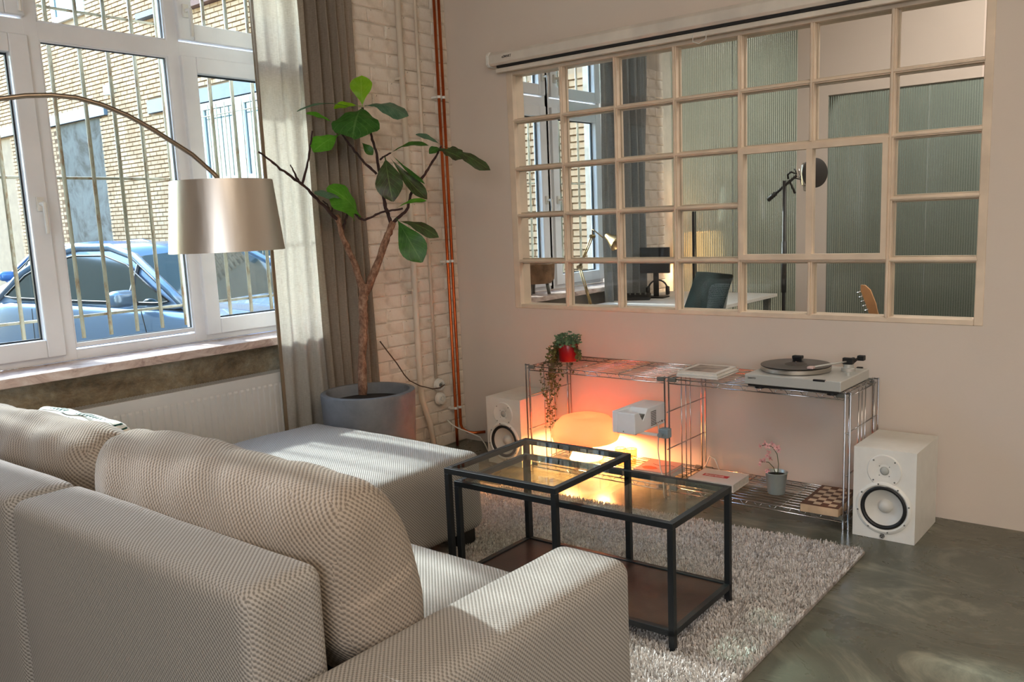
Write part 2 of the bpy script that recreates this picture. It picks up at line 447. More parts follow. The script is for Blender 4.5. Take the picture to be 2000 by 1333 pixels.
# brick pier bricks (painted) : near pier and studio pier
def brick_mesh(name, L, H, D, seed):
    g = rbox((D, L, H), .008, 2, wrinkle=.006, ws=30, seed=seed)
    me = bpy.data.meshes.new(name); me.from_pydata(g.v, [], g.f); me.polygons.foreach_set('use_smooth', [True] * len(me.polygons)); me.materials.append(MPB)
    return me
def simple_brick(name, L, H, D, seed):
    rr = random.Random(seed); j = lambda: rr.uniform(-.003, .003)
    b = .006; vs = []
    for x, k in ((-D / 2, 0), (D / 2 - b, 0), (D / 2, b)):
        for (y, z) in ((-L / 2 + k, -H / 2 + k), (L / 2 - k, -H / 2 + k), (L / 2 - k, H / 2 - k), (-L / 2 + k, H / 2 - k)):
            vs.append((x + (j() if x > 0 else 0), y + j(), z + j()))
    fs = [(8, 9, 10, 11)] + [(o + i, o + (i + 1) % 4, o + 4 + (i + 1) % 4, o + 4 + i) for o in (0, 4) for i in range(4)]
    me = bpy.data.meshes.new(name); me.from_pydata(vs, [], fs); me.materials.append(MPB)
    return me
def brick_pier(y0, y1, label, zmax, nvar=6):
    core = G().box((XL - .04, y0 + .01, 0), (XL - .008, y1, ZC)).build('wall_left', MPM); struct(core, label)
    CH = .0755; full = [simple_brick('brick', .2455, .0725, .045, i) for i in range(nvar)]; half = [simple_brick('brick', .1205, .0725, .045, 50 + i) for i in range(3)]
    z = CH / 2; row = 0
    while z < zmax:
        y = y1 - .002 if row % 2 == 0 else y1 - .002
        pat = ['F', 'F', 'F', 'F', 'F', 'F'] if row % 2 == 0 else ['H', 'F', 'F', 'F', 'F', 'F']
        for t in pat:
            L = .25 if t == 'F' else .125
            if y - L < y0 - .09: break
            me = random.choice(full if t == 'F' else half)
            Lr = L
            if y - L < y0: pass
            o = bpy.data.objects.new('brick', me); COL.objects.link(o)
            o.location = (XL - .0245 + random.uniform(-.003, .003), y - L / 2, z + random.uniform(-.002, .002))
            o.rotation_euler = (random.uniform(-.012, .012), random.uniform(-.03, .03), random.uniform(-.02, .02))
            o.parent = core
            y -= L
        z += CH; row += 1
    return core
brick_pier(-.86, 0, 'white painted brick pier between the curtain and the corner', 3.1)
brick_pier(2.28, 2.64, 'white painted brick pier in the studio behind the grid window', 2.6)
struct(G().box((XL - .16, -.93, 0), (XL - .03, -.855, 3.4)).build('trim', MPB), 'painted plaster reveal beside the window')

# sill
struct(G().box((-.31, WY0 + .005, .805), (-.05, -.90, .845)).build('trim', MMARBLE, bevel=.004), 'pinkish marble window sill above the radiator')
struct(G().box((-.31, SY0 + .02, .815), (.0, SY1, .85)).build('trim', MMARBLE, bevel=.004), 'marble window sill in the studio')

# ------------------------------------------------------------------ window_1
def frame_rect(g, x0, x1, y0, y1, z0, z1, w, wb=None, wt=None, wl=None, wr=None):
    wb = wb or w; wt = wt or w; wl = wl or w; wr = wr or w
    g.box((x0, y0, z0), (x1, y0 + wl, z1)).box((x0, y1 - wr, z0), (x1, y1, z1))
    g.box((x0, y0 + wl, z0), (x1, y1 - wr, z0 + wb)).box((x0, y0 + wl, z1 - wt), (x1, y1 - wr, z1)); return g
def handle(parent, y, z, x=-.275, down=True):
    h = G(); h.box((x, y - .014, z - .03), (x + .012, y + .014, z + .03)); h.tube([(x + .01, y, z), (x + .045, y, z)], .009, 8)
    d = -1 if down else 1
    h.tube([(x + .045, y, z + .005 * -d), (x + .048, y, z + d * .05), (x + .045, y, z + d * .125)], [.010, .009, .008], 8)
    o = h.build('handle', MWHITE, parent, smooth=40); return o
def gasket(parent, x, y0, y1, z0, z1):
    g = frame_rect(G(), x, x + .012, y0, y1, z0, z1, .008); return g.build('gasket', MGASKET, parent)
def pane(parent, x, y0, y1, z0, z1, mat=None):
    return G().box((x, y0, z0), (x + .004, y1, z1)).build('pane', mat or MGLASS, parent)
def make_window(name, label, ys, z0, z1, zt0, zt1):
    """ys: outer frame edge, left sash | fixed | right sash boundaries"""
    y0, a, b, y1 = ys
    w = thing(name, label, None, (-.33, (y0 + y1) / 2, z0)); w['kind'] = 'structure'
    g = frame_rect(G(), -.375, -.305, y0, y1, z0, z1, .045)
    g.box((-.375, a - .02, z0), (-.303, a + .045, z1)).box((-.375, b - .045, z0), (-.303, b + .02, z1))
    g.box((-.375, y0, zt0), (-.304, y1, zt1))
    fr = g.build('window_frame', MPVC, w, bevel=.006)
    # fixed middle lights
    for (za, zb) in ((z0 + .07, zt0), (zt1, z1 - .05)):
        fg = frame_rect(G(), -.345, -.31, a + .03, b - .03, za - .015, zb + .015, .02).build('glazing_bead', MPVC, w)
        pane(w, -.345, a + .035, b - .035, za - .01, zb + .01); gasket(w, -.336, a + .045, b - .045, za, zb)
    for (ya, yb, hy) in ((y0 + .02, a - .012, a - .05), (b + .012, y1 - .02, b + .05)):
        for (za, zb, up) in ((z0 + .03, zt0 + .012, 0), (zt1 - .012 + .02, z1 - .03, 1)):
            s = frame_rect(G(), -.35, -.278, ya, yb, za, zb, .078).build('sash', MPVC, w, bevel=.006)
            G().box((-.335, ya + .07, za + .07), (-.331, yb - .07, zb - .07)).build('pane', MGLASS, s)
            gk = frame_rect(G(), -.331, -.318, ya + .077, yb - .077, za + .077, zb - .077, .008).build('gasket', MGASKET, s)
            handle(s, hy, (za + zb) / 2 - .02 if not up else za + .13, down=True)
    return w
make_window('window_1', 'large white framed window with grille bars behind it', (-3.08, -2.31, -1.635, -.90), .846, 2.98, 2.227, 2.306)
make_window('window_2', 'white framed exterior window of the studio', (.66, 1.315, 1.36, 2.06), .85, 2.98, 2.2, 2.28)

# window grille outside
MBAR = M('rusty_painted_bar', (190, 186, 172), .6)
MBAR.base(MBAR.ramp(MBAR.noise(24, 5, .7, stretch=(1, 1, .4)), [(.36, (128, 98, 68)), (.48, (156, 146, 124)), (.8, (176, 170, 152))])); MBAR = MBAR.m
gr = thing('window_grille', 'rust-streaked cream steel grille of thin bars outside the large window', 'grille', (-.5, -1.8, .92))
bm_ = G().tube([(-.5, 0, .92), (-.5, 0, 2.99)], .0095, 8)
for i in range(-5, 12):
    bm_ = G(); y = -2.404 + .1325 * i; jj = random.uniform(-.004, .004)
    bm_.tube([(-.5, y, .918), (-.5, y + jj, 1.8), (-.5, y, 2.995)], .0095, 8); bm_.build('bar', MBAR, gr, smooth=True)
for z in (1.02, 1.665, 2.42):
    G().tube([(-.513, -3.1, z), (-.513, -.94, z)], .007, 6).build('rail', MBAR, gr, smooth=True)
gr2 = thing('window_grille', 'thin cream steel grille outside the studio window', 'grille', (-.5, 1.4, .92))
for i in range(11):
    G().tube([(-.5, .70 + .1325 * i, .9), (-.5, .70 + .1325 * i, 2.995)], .0095, 8).build('bar', MBAR, gr2, smooth=True)
for z in (1.02, 1.665): G().tube([(-.513, .63, z), (-.513, 2.11, z)], .007, 6).build('rail', MBAR, gr2, smooth=True)

# ------------------------------------------------------------------ grid window (interior)
gw = thing('window_3', 'cream painted steel grid window looking into the studio', None, (1.67, .03, WZ0)); gw['kind'] = 'structure'
CX = [.446 + .35 * i for i in range(8)]; CZ = [2.222, 1.954, 1.682, 1.414, 1.147, .882]
fr = G()
fr.box((WX0, -.004, WZ0), (WX0 + .045, .10, WZ1)).box((WX1 - .035, -.004, WZ0), (WX1, .10, WZ1)).box((WX0 + .045, -.004, WZ1 - .04), (WX1 - .035, .10, WZ1)).box((WX0 + .045, -.004, WZ0), (WX1 - .035, .10, WZ0 + .025))
fr.build('outer_frame', MCREAM, gw, bevel=.004)
def muntin_v(x, z0, z1, w=.011):
    return G().box((x - w, -.002, z0), (x + w, .03, z1)).box((x - w * .45, -.012, z0), (x + w * .45, .0, z1)).box((x - w * 1.7, .03, z0), (x + w * 1.7, .045, z1)).build('upright', MCREAM, gw, bevel=.002)
def muntin_h(z, x0, x1, w=.010):
    return G().box((x0, -.001, z - w), (x1, .031, z + w)).box((x0, -.010, z - w * .45), (x1, .001, z + w * .45)).box((x0, .031, z - w * 1.7), (x1, .044, z + w * 1.7)).build('crossbar', MCREAM, gw, bevel=.002)
for i in range(1, 7):
    if i == 5: muntin_v(CX[5], 1.69, WZ1 - .04); muntin_v(CX[5], WZ0 + .02, 1.14)
    else: muntin_v(CX[i], WZ0 + .02, WZ1 - .04)
for j in range(1, 5):
    if j == 3: muntin_h(CZ[3], WX0 + .04, CX[4]); muntin_h(CZ[3], CX[6], WX1 - .03)
    else: muntin_h(CZ[j], WX0 + .04, WX1 - .03)
cs = G()
x0, x1, z0, z1 = CX[4] + .004, CX[6] - .004, CZ[4] + .004, CZ[2] - .004
frame_y = lambda g_, y0_, y1_: g_.box((x0, y0_, z0), (x0 + .024, y1_, z1)).box((x1 - .024, y0_, z0), (x1, y1_, z1)).box((x0 + .024, y0_, z1 - .022), (x1 - .024, y1_, z1)).box((x0 + .024, y0_, z0), (x1 - .024, y1_, z0 + .026)).box((CX[5] - .014, y0_ + .002, z0 + .026), (CX[5] + .014, y1_, z1 - .022))
frame_y(cs, -.026, .02)
csm = cs.build('casement', MCREAM, gw)
for k in range(2):
    xa, xb = (x0 + .02, CX[5] - .01) if k == 0 else (CX[5] + .01, x1 - .02)
    G().box((xa, -.004, z0 + .02), (xb, -.001, z1 - .018)).build('pane', MGLASS2, csm)
for i in range(7):
    for j in range(5):
        if i in (4, 5) and j in (2, 3): continue
        o = G().box((CX[i] + .009, -.0015, CZ[j + 1] + .008), (CX[i + 1] - .009, .0015, CZ[j] - .008)).build('pane', MGLASS2, gw)
        o.location = o.location + Vector((0, .028, 0)); 
# ================================================================== ROLLER SCREEN
rs = thing('projection_screen', 'white pull-down projection screen housing mounted above the grid window', 'projection screen', (1.9, -.045, 2.25))
prof = [(-.002, 2.262), (-.075, 2.262), (-.088, 2.275), (-.088, 2.318), (-.07, 2.338), (-.002, 2.338)]
G().prism(prof, 'x', .352, 3.45).build('housing', plain('screen_housing', (214, 206, 194), .45, nb=.03), rs, bevel=.003)
G().prism([(-.002, 2.258), (-.078, 2.258), (-.092, 2.274), (-.092, 2.322), (-.073, 2.342), (-.002, 2.342)], 'x', .338, .358).build('end_cap', MWHITE, rs, bevel=.004)
G().box((.40, -.072, 2.250), (3.42, -.02, 2.263)).build('slot', MBLACK, rs)
G().box((.385, -.062, 2.224), (3.43, -.036, 2.249)).build('bottom_bar', plain('screen_bar', (218, 208, 194), .5), rs, bevel=.004)
ph = at(1367, 88, y=-.064)
hk = G(); hk.tube([(ph.x - .035, -.066, 2.236), (ph.x - .035, -.07, 2.205), (ph.x, -.075, 2.19), (ph.x + .035, -.07, 2.205), (ph.x + .035, -.066, 2.236)], .0022, 6); hk.build('pull_handle', MWHITE, rs, smooth=True)
text_mesh('lettering', 'eSMART', .019, MBLACK, rs, Matrix.Translation((.455, -.0885, 2.300)) @ Matrix.Rotation(R(90), 4, 'X'), bold=True)

# ================================================================== RADIATOR
ra = thing('radiator', 'white ribbed panel radiator under the large window', 'radiator', (-.08, -2.1, 0))
y = -2.92; pts = []
prof = []
while y < -1.30:
    prof += [(y, 0), (y + .011, 0), (y + .015, .007), (y + .0295, .007)]; y += .0335
vs = []; fs = []
for zz, k in ((.135, 0), (.15, 1), (.605, 1), (.62, 0)):
    for (yy, d) in prof: vs.append((-.035 + d * k, yy, zz))
n = len(prof)
for r_ in range(3):
    for i in range(n - 1): fs.append((r_ * n + i, r_ * n + i + 1, (r_ + 1) * n + i + 1, (r_ + 1) * n + i))
g = G().add(vs, fs); g.build('front_panel', MRAD, ra)
g = G(); g.box((-.045, -2.93, .125), (-.034, -1.29, .14)); g.box((-.045, -2.93, .615), (-.032, -1.29, .668)); g.box((-.045, -2.93, .12), (-.036, -2.915, .66)); g.box((-.045, -1.305, .12), (-.032, -1.29, .66)); g.box((-.155, -2.93, .13), (-.145, -1.29, .66)); g.box((-.15, -2.932, .12), (-.033, -2.93, .665)); g.box((-.15, -1.292, .12), (-.033, -1.288, .665))
g.build('casing', MRAD, ra, bevel=.003)
g = G()
yy = -2.92
while yy < -1.3: g.box((-.143, yy, .655), (-.048, yy + .006, .664)); yy += .014
g.box((-.10, -2.92, .654), (-.095, -1.3, .660))
g.build('top_grille', MRAD, ra)['kind'] = 'stuff'
for yb in (-2.7, -1.5): G().box((-.159, yb, .2), (-.14, yb + .03, .6)).build('bracket', MRAD, ra)
G().tube([(-.09, -1.36, .13), (-.09, -1.36, 0)], .009, 8).build('pipe', MPIPE, ra, smooth=True)

# ================================================================== CURTAINS
def curtain(name, label, y0, y1, xc, folds, amp, ztop, zbot=.015, seed=0, nv=26, flat=.0, mat=None):
    n = folds * 14; vs = []; fs = []
    rr = random.Random(seed); ph = [rr.uniform(-.5, .5) for _ in range(folds + 2)]; am = [rr.uniform(.55, 1.15) for _ in range(folds + 2)]
    for j in range(nv + 1):
        t = j / nv; z = ztop + (zbot - ztop) * t
        for i in range(n + 1):
            s = i / n; k = int(s * folds); f = s * folds
            a = amp * (am[k] * (1 - (f - k)) + am[k + 1] * (f - k)) * (1 if s > flat else .10 + .9 * (s / max(flat, 1e-3)) ** 2)
            spread = 1 + .0 * t
            x = xc + a * math.sin(2 * PI * f + ph[k] * (1 - (f - k)) + ph[k + 1] * (f - k) + .5 * math.sin(t * 3 + seed)) + .010 * math.sin(5.3 * f + t * 7) + .006 * noise.noise(Vector((f * 2, t * 6, seed)))
            yy = y0 + (y1 - y0) * s + .35 * a * math.cos(2 * PI * f * 1.0) * (1 if s > flat else .3) + .035 * (t - .5) * (s - 1) * -1
            vs.append((x, yy, z))
    for j in range(nv):
        for i in range(n): fs.append((j * (n + 1) + i, j * (n + 1) + i + 1, (j + 1) * (n + 1) + i + 1, (j + 1) * (n + 1) + i))
    me = bpy.data.meshes.new(name); me.from_pydata(vs, [], fs)
    o = link(name, me, mat or MLINEN, None, True)
    s = o.modifiers.new('thickness', 'SOLIDIFY'); s.thickness = .0016
    tag(o, label, 'curtain'); return o
c1 = curtain('curtain', 'bright sheer linen curtain panel next to the window glass', -1.405, -1.10, .0, 3, .022, 3.15, seed=3, flat=.45)
curtain('curtain', 'bunched linen curtain panel with shade in its colour, between the sheer panel and the brick pier', -1.13, -.79, .004, 5, .034, 3.15, seed=5, mat=MLINEN2)
h = G(); h.box((-.004, -1.412, .015), (.004, -1.395, 3.15)); h.build('hem', plain('hem_cloth', (130, 112, 90), .9), c1)
rod = thing('curtain_rail', 'steel curtain rail above the large window', 'curtain rail', (.0, -2, 3.17))
G().tube([(.0, -3.2, 3.17), (.0, -.7, 3.17)], .012, 10).build('rod', MCHROME, rod, smooth=True)
for yy in (-3.1, -.8): G().tube([(.0, yy, 3.17), (-.04, yy, 3.17)], .008, 8).build('bracket', MCHROME, rod, smooth=True)
curtain('curtain', 'grey linen curtain in the studio beside its window', 1.52, 2.14, .06, 6, .045, 3.15, seed=9, mat=linen('grey_linen_curtain', (120, 122, 120), (156, 158, 156), .2))

# ================================================================== PIPES AND SOCKETS IN THE CORNER
p = thing('heating_pipe', 'thick cream painted pipe running down the brick pier', 'pipe', (0, -.43, 0))
G().tube([(.0, -.432, 3.39), (.0, -.432, .42), (.005, -.425, .33), (.03, -.40, .2), (.05, -.385, .0)], .0175, 12).build('pipe', MPIPE, p, smooth=True)
for z in (2.2, 1.0): G().box((-.035, -.456, z), (.006, -.408, z + .015)).build('clamp', MPIPE, p)
p = thing('conduit_pipe', 'thin cream conduit ending at the round wall sockets', 'pipe', (0, -.285, 0))
G().tube([(-.008, -.288, 3.39), (-.008, -.288, .45)], .0095, 10).build('pipe', MPIPE, p, smooth=True)
for z in (1.9, .8): G().box((-.035, -.303, z), (-.002, -.273, z + .012)).build('clamp', MPIPE, p)
for k, (yy, lab, bend) in enumerate(((-.158, 'left copper pipe of the pair in the corner', 0), (-.118, 'right copper pipe of the pair, bending at the floor', 1))):
    p = thing('copper_pipe', lab, 'pipe', (0.02, yy, 0), group=None)
    pts = [(.02, yy, 3.39), (.02, yy, .13)] + ([(.025, yy + .008, .10), (.05, yy + .03, .075), (.085, yy + .05, .07), (.13, yy + .105, .07)] if bend else [(.02, yy, .0)])
    G().tube(pts, .009, 10).build('pipe', MCOPPER, p, smooth=True)
    for z in (2.12, 1.15, .235):
        g = G(); g.box((-.03, yy - .014, z), (.01, yy + .014, z + .012)); g.tube([(.02, yy, z - .001), (.02, yy, z + .014)], .012, 10); g.build('clamp', MWHITE, p)
def socket(loc, lab, plug):
    s = thing('wall_socket', lab, 'socket', loc); x, y, z = loc
    G().lathe([(.040, 0), (.040, .012), (.034, .024), (.018, .027), (.017, .018), (0, .018)], (x, y, z), 24, 'x').build('body', MWHITE, s, smooth=30)
    g = G(); g.lathe([(.0, .028), (.011, .0275), (.011, .018)], (x, y, z), 12, 'x'); g.build('cover' if not plug else 'insert', MCLAMP if plug else MWHITE, s, smooth=30)
    return s
socket((-.018, -.262, .405), 'upper round white porcelain socket with a plug in it', True)
socket((-.018, -.258, .318), 'lower round white porcelain junction cap under the socket', False)
cw = at(742, 667, x=.03)
cord = G().tube([at(742, 667, x=-.03), at(757, 687, x=-.01), at(775, 710, x=.01), at(790, 733, x=.02), at(800, 744, x=.025), at(820, 754, x=.027), at(845, 760, x=.022), at(860, 758, x=.015), at(868, 752, x=.010)], .0035, 6).build('power_cord', plain('brown_cord', (84, 60, 44), .6), None, smooth=True)
tag(cord, 'brown cord drooping across the brick pier to the upper socket', 'cord')
cord = G().tube([at(873, 820, x=-.005), at(882, 829, x=.02), at(893, 836, x=.06), (.16, -.10, .06), (.2, -.10, .02), (.26, -.15, .008), (.34, -.22, .008), (.44, -.10, .01)], .004, 6).build('power_cord', MWHITE, None, smooth=True)
tag(cord, 'white cord running from the corner to the left speaker', 'cord')

# ================================================================== SOFA GROUP
def box_uv(me):
    ul = me.uv_layers.new(name='UVMap') if not me.uv_layers else me.uv_layers[0]
    for p in me.polygons:
        n = p.normal; ax = max(range(3), key=lambda i: abs(n[i])); a, b = [i for i in range(3) if i != ax]
        for li in p.loop_indices:
            c = me.vertices[me.loops[li].vertex_index].co; ul.data[li].uv = (c[a], c[b])
def placed(g, name, mat, parent, loc, rot=None, smooth=True):
    mw = Matrix.Translation(loc) @ (rot or Matrix())
    g.v = [tuple(mw @ Vector(v)) for v in g.v]
    o = g.build(name, mat, parent, smooth=smooth); box_uv(o.data); return o
so = thing('sofa', 'large beige woven fabric sofa seen from behind, facing the projection screen', 'sofa', (1.4, -2.7, 0))
def blk(name, a, b, r, mat=MSOFA, bulge=(0, 0, 0), wr=.003, seed=0, parent=so, n=16):
    a = Vector(a); b = Vector(b)
    return placed(rbox(tuple(b - a), r, n, bulge, wr, 3, seed), name, mat, parent, (a + b) / 2)
blk('back_module', (1.322, -3.205, .07), (2.352, -3.02, .738), .035, bulge=(0, .006, .004), seed=1)
blk('back_module', (.26, -3.205, .07), (1.314, -3.02, .738), .035, bulge=(0, .006, .004), seed=2)
blk('armrest', (2.356, -3.20, .07), (2.585, -2.255, .535), .04, bulge=(.004, .004, .006), seed=3)
blk('seat_base', (.28, -3.02, .07), (2.352, -2.27, .255), .03, seed=4)
blk('seat_cushion', (1.322, -3.0, .25), (2.35, -2.245, .415), .045, bulge=(0, .004, .012), seed=5)
blk('seat_cushion', (.28, -3.0, .25), (1.314, -2.245, .415), .045, bulge=(0, .004, .012), seed=6)
for (x, y) in ((.34, -3.12), (.34, -2.35), (2.5, -3.12), (2.5, -2.35)):
    G().box((x - .03, y - .03, 0.02), (x + .03, y + .03, .08)).build('leg', MBLACK, so)
ot = thing('ottoman', 'big square pale grey ottoman in the sunlight in front of the sofa', 'ottoman', (.75, -1.76, 0))
blk('cushion_body', (.18, -2.18, .085), (1.292, -1.348, .425), .045, bulge=(.004, .004, .012), wr=.006, seed=11, parent=ot)
for (x, y) in ((.28, -2.1), (.28, -1.43), (1.22, -2.1), (1.22, -1.43)):
    G().box((x - .04, y - .04, 0.02), (x + .04, y + .04, .09)).build('leg', MBLACK, ot)
# back pillows
def pillow(name, lab, size, loc, tilt, yaw=0, roll=0, mat=MCUSH, seed=0, r=.07, wr=.012, group=None, bulge=None):
    g = rbox(size, r, 22, bulge or (.01, .05, .012), wr, 4.5, seed)
    # pinch the corners and lay a few pull creases near the seam
    out = []
    for v in g.v:
        v = Vector(v); ux, uz = v.x / (size[0] / 2), v.z / (size[2] / 2)
        pin = 1 - .42 * max(0, abs(uz) - .35) ** 1.3 * 1.2 - .25 * max(0, abs(ux) - .7)
        v.y *= pin
        v.y += .006 * math.sin(v.x * 34 + v.z * 20 + seed) * max(0, abs(uz) - .2) * (1 if uz > 0 else .4)
        v.z -= .02 * max(0, abs(ux) - .55) ** 2 * 6 * (1 if uz > 0 else -.3) * size[2]
        out.append(v)
    g.v = out
    mw = Matrix.Rotation(yaw, 4, 'Z') @ Matrix.Rotation(tilt, 4, 'X') @ Matrix.Rotation(roll, 4, 'Y')
    g.v = [tuple(mw @ Vector(v)) for v in g.v]
    o = g.build(name, mat, None, smooth=True); o.location = loc; box_uv(o.data)
    tag(o, lab, 'pillow', group); return o
pillow('back_pillow', 'beige woven back pillow on the right half of the sofa, next to the armrest', (1.03, .22, .46), (1.835, -2.865, .632), R(14), seed=1, group='sofa back pillows')
pillow('back_pillow', 'beige woven back pillow on the left half of the sofa, at the left edge', (.97, .22, .42), (.675, -2.83, .605), R(16), R(1), seed=5, wr=.018, group='sofa back pillows')
def dash_mat():
    m = M('dashed_cushion_cloth', (232, 234, 228), .9, spec=.1)
    v = m.coord((1, 1, 1)); x = m.n('ShaderNodeTexBrick'); x.inputs['Scale'].default_value = 9; x.offset = .5
    x.inputs['Brick Width'].default_value = .22; x.inputs['Row Height'].default_value = .13; x.inputs['Mortar Size'].default_value = .045
    x.inputs['Color1'].default_value = lin((24, 62, 52)); x.inputs['Color2'].default_value = lin((30, 80, 66)); x.inputs['Mortar'].default_value = lin((232, 234, 228))
    sw = m.n('ShaderNodeSeparateXYZ'); cb = m.n('ShaderNodeCombineXYZ'); m.l(v, sw.inputs[0]); m.l(sw.outputs[0], cb.inputs[0]); m.l(sw.outputs[2], cb.inputs[1]); m.l(cb.outputs[0], x.inputs['Vector'])
    m.base(x.outputs[0]); return m.m
pillow('throw_pillow', 'white throw pillow with short dark green dashes behind the left back pillow', (.60, .09, .40), (.62, -2.66, .595), R(17), seed=8, mat=dash_mat(), r=.05, wr=.004, bulge=(.0, .03, .0))

# ================================================================== RUG
RUGC = [(.62, -.70), (2.655, -.60), (2.668, -3.25), (.60, -3.25)]
ru = thing('rug', 'light grey shaggy rug under the glass tables', 'rug', (1.6, -1.9, 0))
g = G(); g.add([(x, y, 0.0015) for x, y in RUGC] + [(x, y, .012) for x, y in RUGC], [(0, 3, 2, 1), (4, 5, 6, 7)] + [(i, (i + 1) % 4, 4 + (i + 1) % 4, 4 + i) for i in range(4)])
g.build('backing', MSHAG2, ru)
NF = 210000
u = rng.rand(NF); v = rng.rand(NF)
c = np.array(RUGC)
# denser towards the part in view
bx = (c[0][None] * ((1 - u) * (1 - v))[:, None] + c[1][None] * (u * (1 - v))[:, None] + c[2][None] * (u * v)[:, None] + c[3][None] * ((1 - u) * v)[:, None])
keep = (bx[:, 0] > .85) & (bx[:, 1] > -3.2); keep &= ~((bx[:, 0] < 1.25) & (bx[:, 1] < -1.45)) & ~((bx[:, 0] < 2.5) & (bx[:, 1] < -2.35))
bx = bx[keep]; NF = len(bx)
an = rng.rand(NF) * 2 * PI; ln = .012 + rng.rand(NF) * .012; tl = rng.rand(NF) * .9
lean = np.stack([np.cos(an), np.sin(an)], 1)
cl = np.stack([np.sin(bx[:, 0] * 37 + bx[:, 1] * 11), np.cos(bx[:, 1] * 41 - bx[:, 0] * 13)], 1) * .5
dirxy = lean * .7 + cl; h = ln * np.cos(tl * .8); off = dirxy * (ln * np.sin(tl))[:, None]
wd = np.stack([-np.sin(an), np.cos(an)], 1) * (.0017 + rng.rand(NF) * .0012)[:, None]
V3 = np.zeros((NF, 4, 3)); V3[:, 0, :2] = bx - wd; V3[:, 1, :2] = bx + wd; V3[:, :2, 2] = .008
V3[:, 2, :2] = bx + off + wd * .7; V3[:, 3, :2] = bx + off - wd * .7; V3[:, 2, 2] = V3[:, 3, 2] = .010 + h
me = bpy.data.meshes.new('pile'); me.vertices.add(NF * 4); me.vertices.foreach_set('co', V3.reshape(-1)); me.loops.add(NF * 4)
me.loops.foreach_set('vertex_index', np.arange(NF * 4)); me.polygons.add(NF); me.polygons.foreach_set('loop_start', np.arange(0, NF * 4, 4)); me.polygons.foreach_set('loop_total', np.full(NF, 4)); me.update(calc_edges=True)
link('pile', me, MSHAG, ru)['kind'] = 'stuff'

# ================================================================== NESTING TABLES
def table(name, lab, loc, L, Wd, H, shelf):
    t = thing(name, lab, 'table', loc, R(1.28), local=True); b = .021
    def bar(p, a, c, **k): return G().box(a, c).build(p, MSTEELB, t, bevel=.0015)
    for (x, y) in ((-L, 0), (-b, 0), (-L, Wd - b), (-b, Wd - b)):
        bar('leg', (x, y, .012 if True else 0), (x + b, y + b, H - b))
    fr = frame_like(t, -L, 0, 0, Wd, H - b, H, b)
    G().box((-L + b * .55, b * .55, H - .008), (-b * .55, Wd - b * .55, H - .001)).build('glass_top', MTGLASS, t)
    if shelf:
        frame_like(t, -L, 0, 0, Wd, .068, .068 + b, b, 'shelf_frame')
        G().box((-L + b, b, .070), (-b, Wd - b, .084)).build('shelf_board', MDARKWOOD, t, bevel=.001)
    return t
def frame_like(t, x0, x1, y0, y1, z0, z1, b, nm='top_frame'):
    g = G().box((x0, y0, z0), (x1, y0 + b, z1)).box((x0, y1 - b, z0), (x1, y1, z1)).box((x0, y0 + b, z0), (x0 + b, y1 - b, z1)).box((x1 - b, y0 + b, z0), (x1, y1 - b, z1))
    return g.build(nm, MSTEELB, t, bevel=.0015)
table('coffee_table', 'longer low black steel coffee table with glass top and dark brown lower shelf', (2.4277, -1.7644, 0), .90, .442, .4436, True)
table('coffee_table', 'smaller square black steel table with glass top standing over the long one', (2.0135, -1.8084, 0), .4995, .5016, .50, False)

# ================================================================== WIRE RACK
HX = (.803, 1.655, 2.514); HYB, HYF = -.022, -.407; HZT, HZB = .606, .068
wr = thing('wire_rack', 'low chrome wire shelving rack along the wall under the grid window', 'shelf', (1.66, -.21, 0))
def wire(pts, r, name, parent): return G().tube(pts, r, 6).build(name, MCHROME, parent, smooth=True)
for si, x in enumerate(HX):
    sf = None
    for yy in (HYF, HYB):
        s = G()
        for dx in (-.011, .011): s.tube([(x + dx, yy, .0), (x + dx, yy, HZT + .012)], .0042, 8)
        for z in (.012, HZT + .004): s.box((x - .013, yy - .004, z), (x + .013, yy + .004, z + .006))
        o = s.build('post', MCHROME, wr); sf = sf or o
        yi = yy + (.02 if yy == HYF else -.02); wire([(x, yi, .03), (x, yi, HZT)], .0028, 'upright_wire', o)
    for k in (.38, .5, .62):
        yy = HYF + (HYB - HYF) * k; wire([(x, yy, HZB - .02), (x, yy, HZT)], .0026, 'upright_wire', sf)
    for z in (HZT - .012, .44, .255, HZB - .02): wire([(x, HYF, z), (x, HYB, z)], .003, 'cross_wire', sf)
    for yy in (HYF, HYB):
        for z in (HZT, HZB):
            sx = (-1, 1) if si == 1 else ((1,) if si == 0 else (-1,))
            for d in sx: G().box((min(x + d * .012, x + d * .05), yy - .008, z - .014), (max(x + d * .012, x + d * .05), yy + .008, z + .006)).build('corner_bracket', MCLAMP, sf, bevel=.003)
for bay in range(2):
    x0, x1 = HX[bay] + .014, HX[bay + 1] - .014
    for z in (HZT, HZB):
        g = G()
        for yy in (HYF, HYB):
            for dz in (0, -.022): g.tube([(x0, yy, z + dz), (x1, yy, z + dz)], .0032, 6)
        for xx in (x0, x1): g.tube([(xx, HYF, z), (xx, HYB, z)], .0032, 6)
        for k in range(12):   # snake wires tying the double edge
            xx = x0 + (x1 - x0) * (k + .5) / 12
            for yy in (HYF, HYB): g.tube([(xx - .02, yy, z), (xx, yy, z - .022), (xx + .02, yy, z)], .0016, 5)
        sh = g.build('wire_shelf', MCHROME, wr, smooth=True)
        base = None
        for k in range(10):
            yy = HYF + .034 + (HYB - HYF - .068) * k / 9
            wire([(x0, yy, z + .003), (x1, yy, z + .003)], .0016, 'wire', sh)
        for k in (1, 2): 
            xx = x0 + (x1 - x0) * k / 3; wire([(xx, HYF, z - .003), (xx, HYB, z - .003)], .003, 'cross_wire', sh)
TOPZ, LOWZ = HZT + .006, HZB + .006

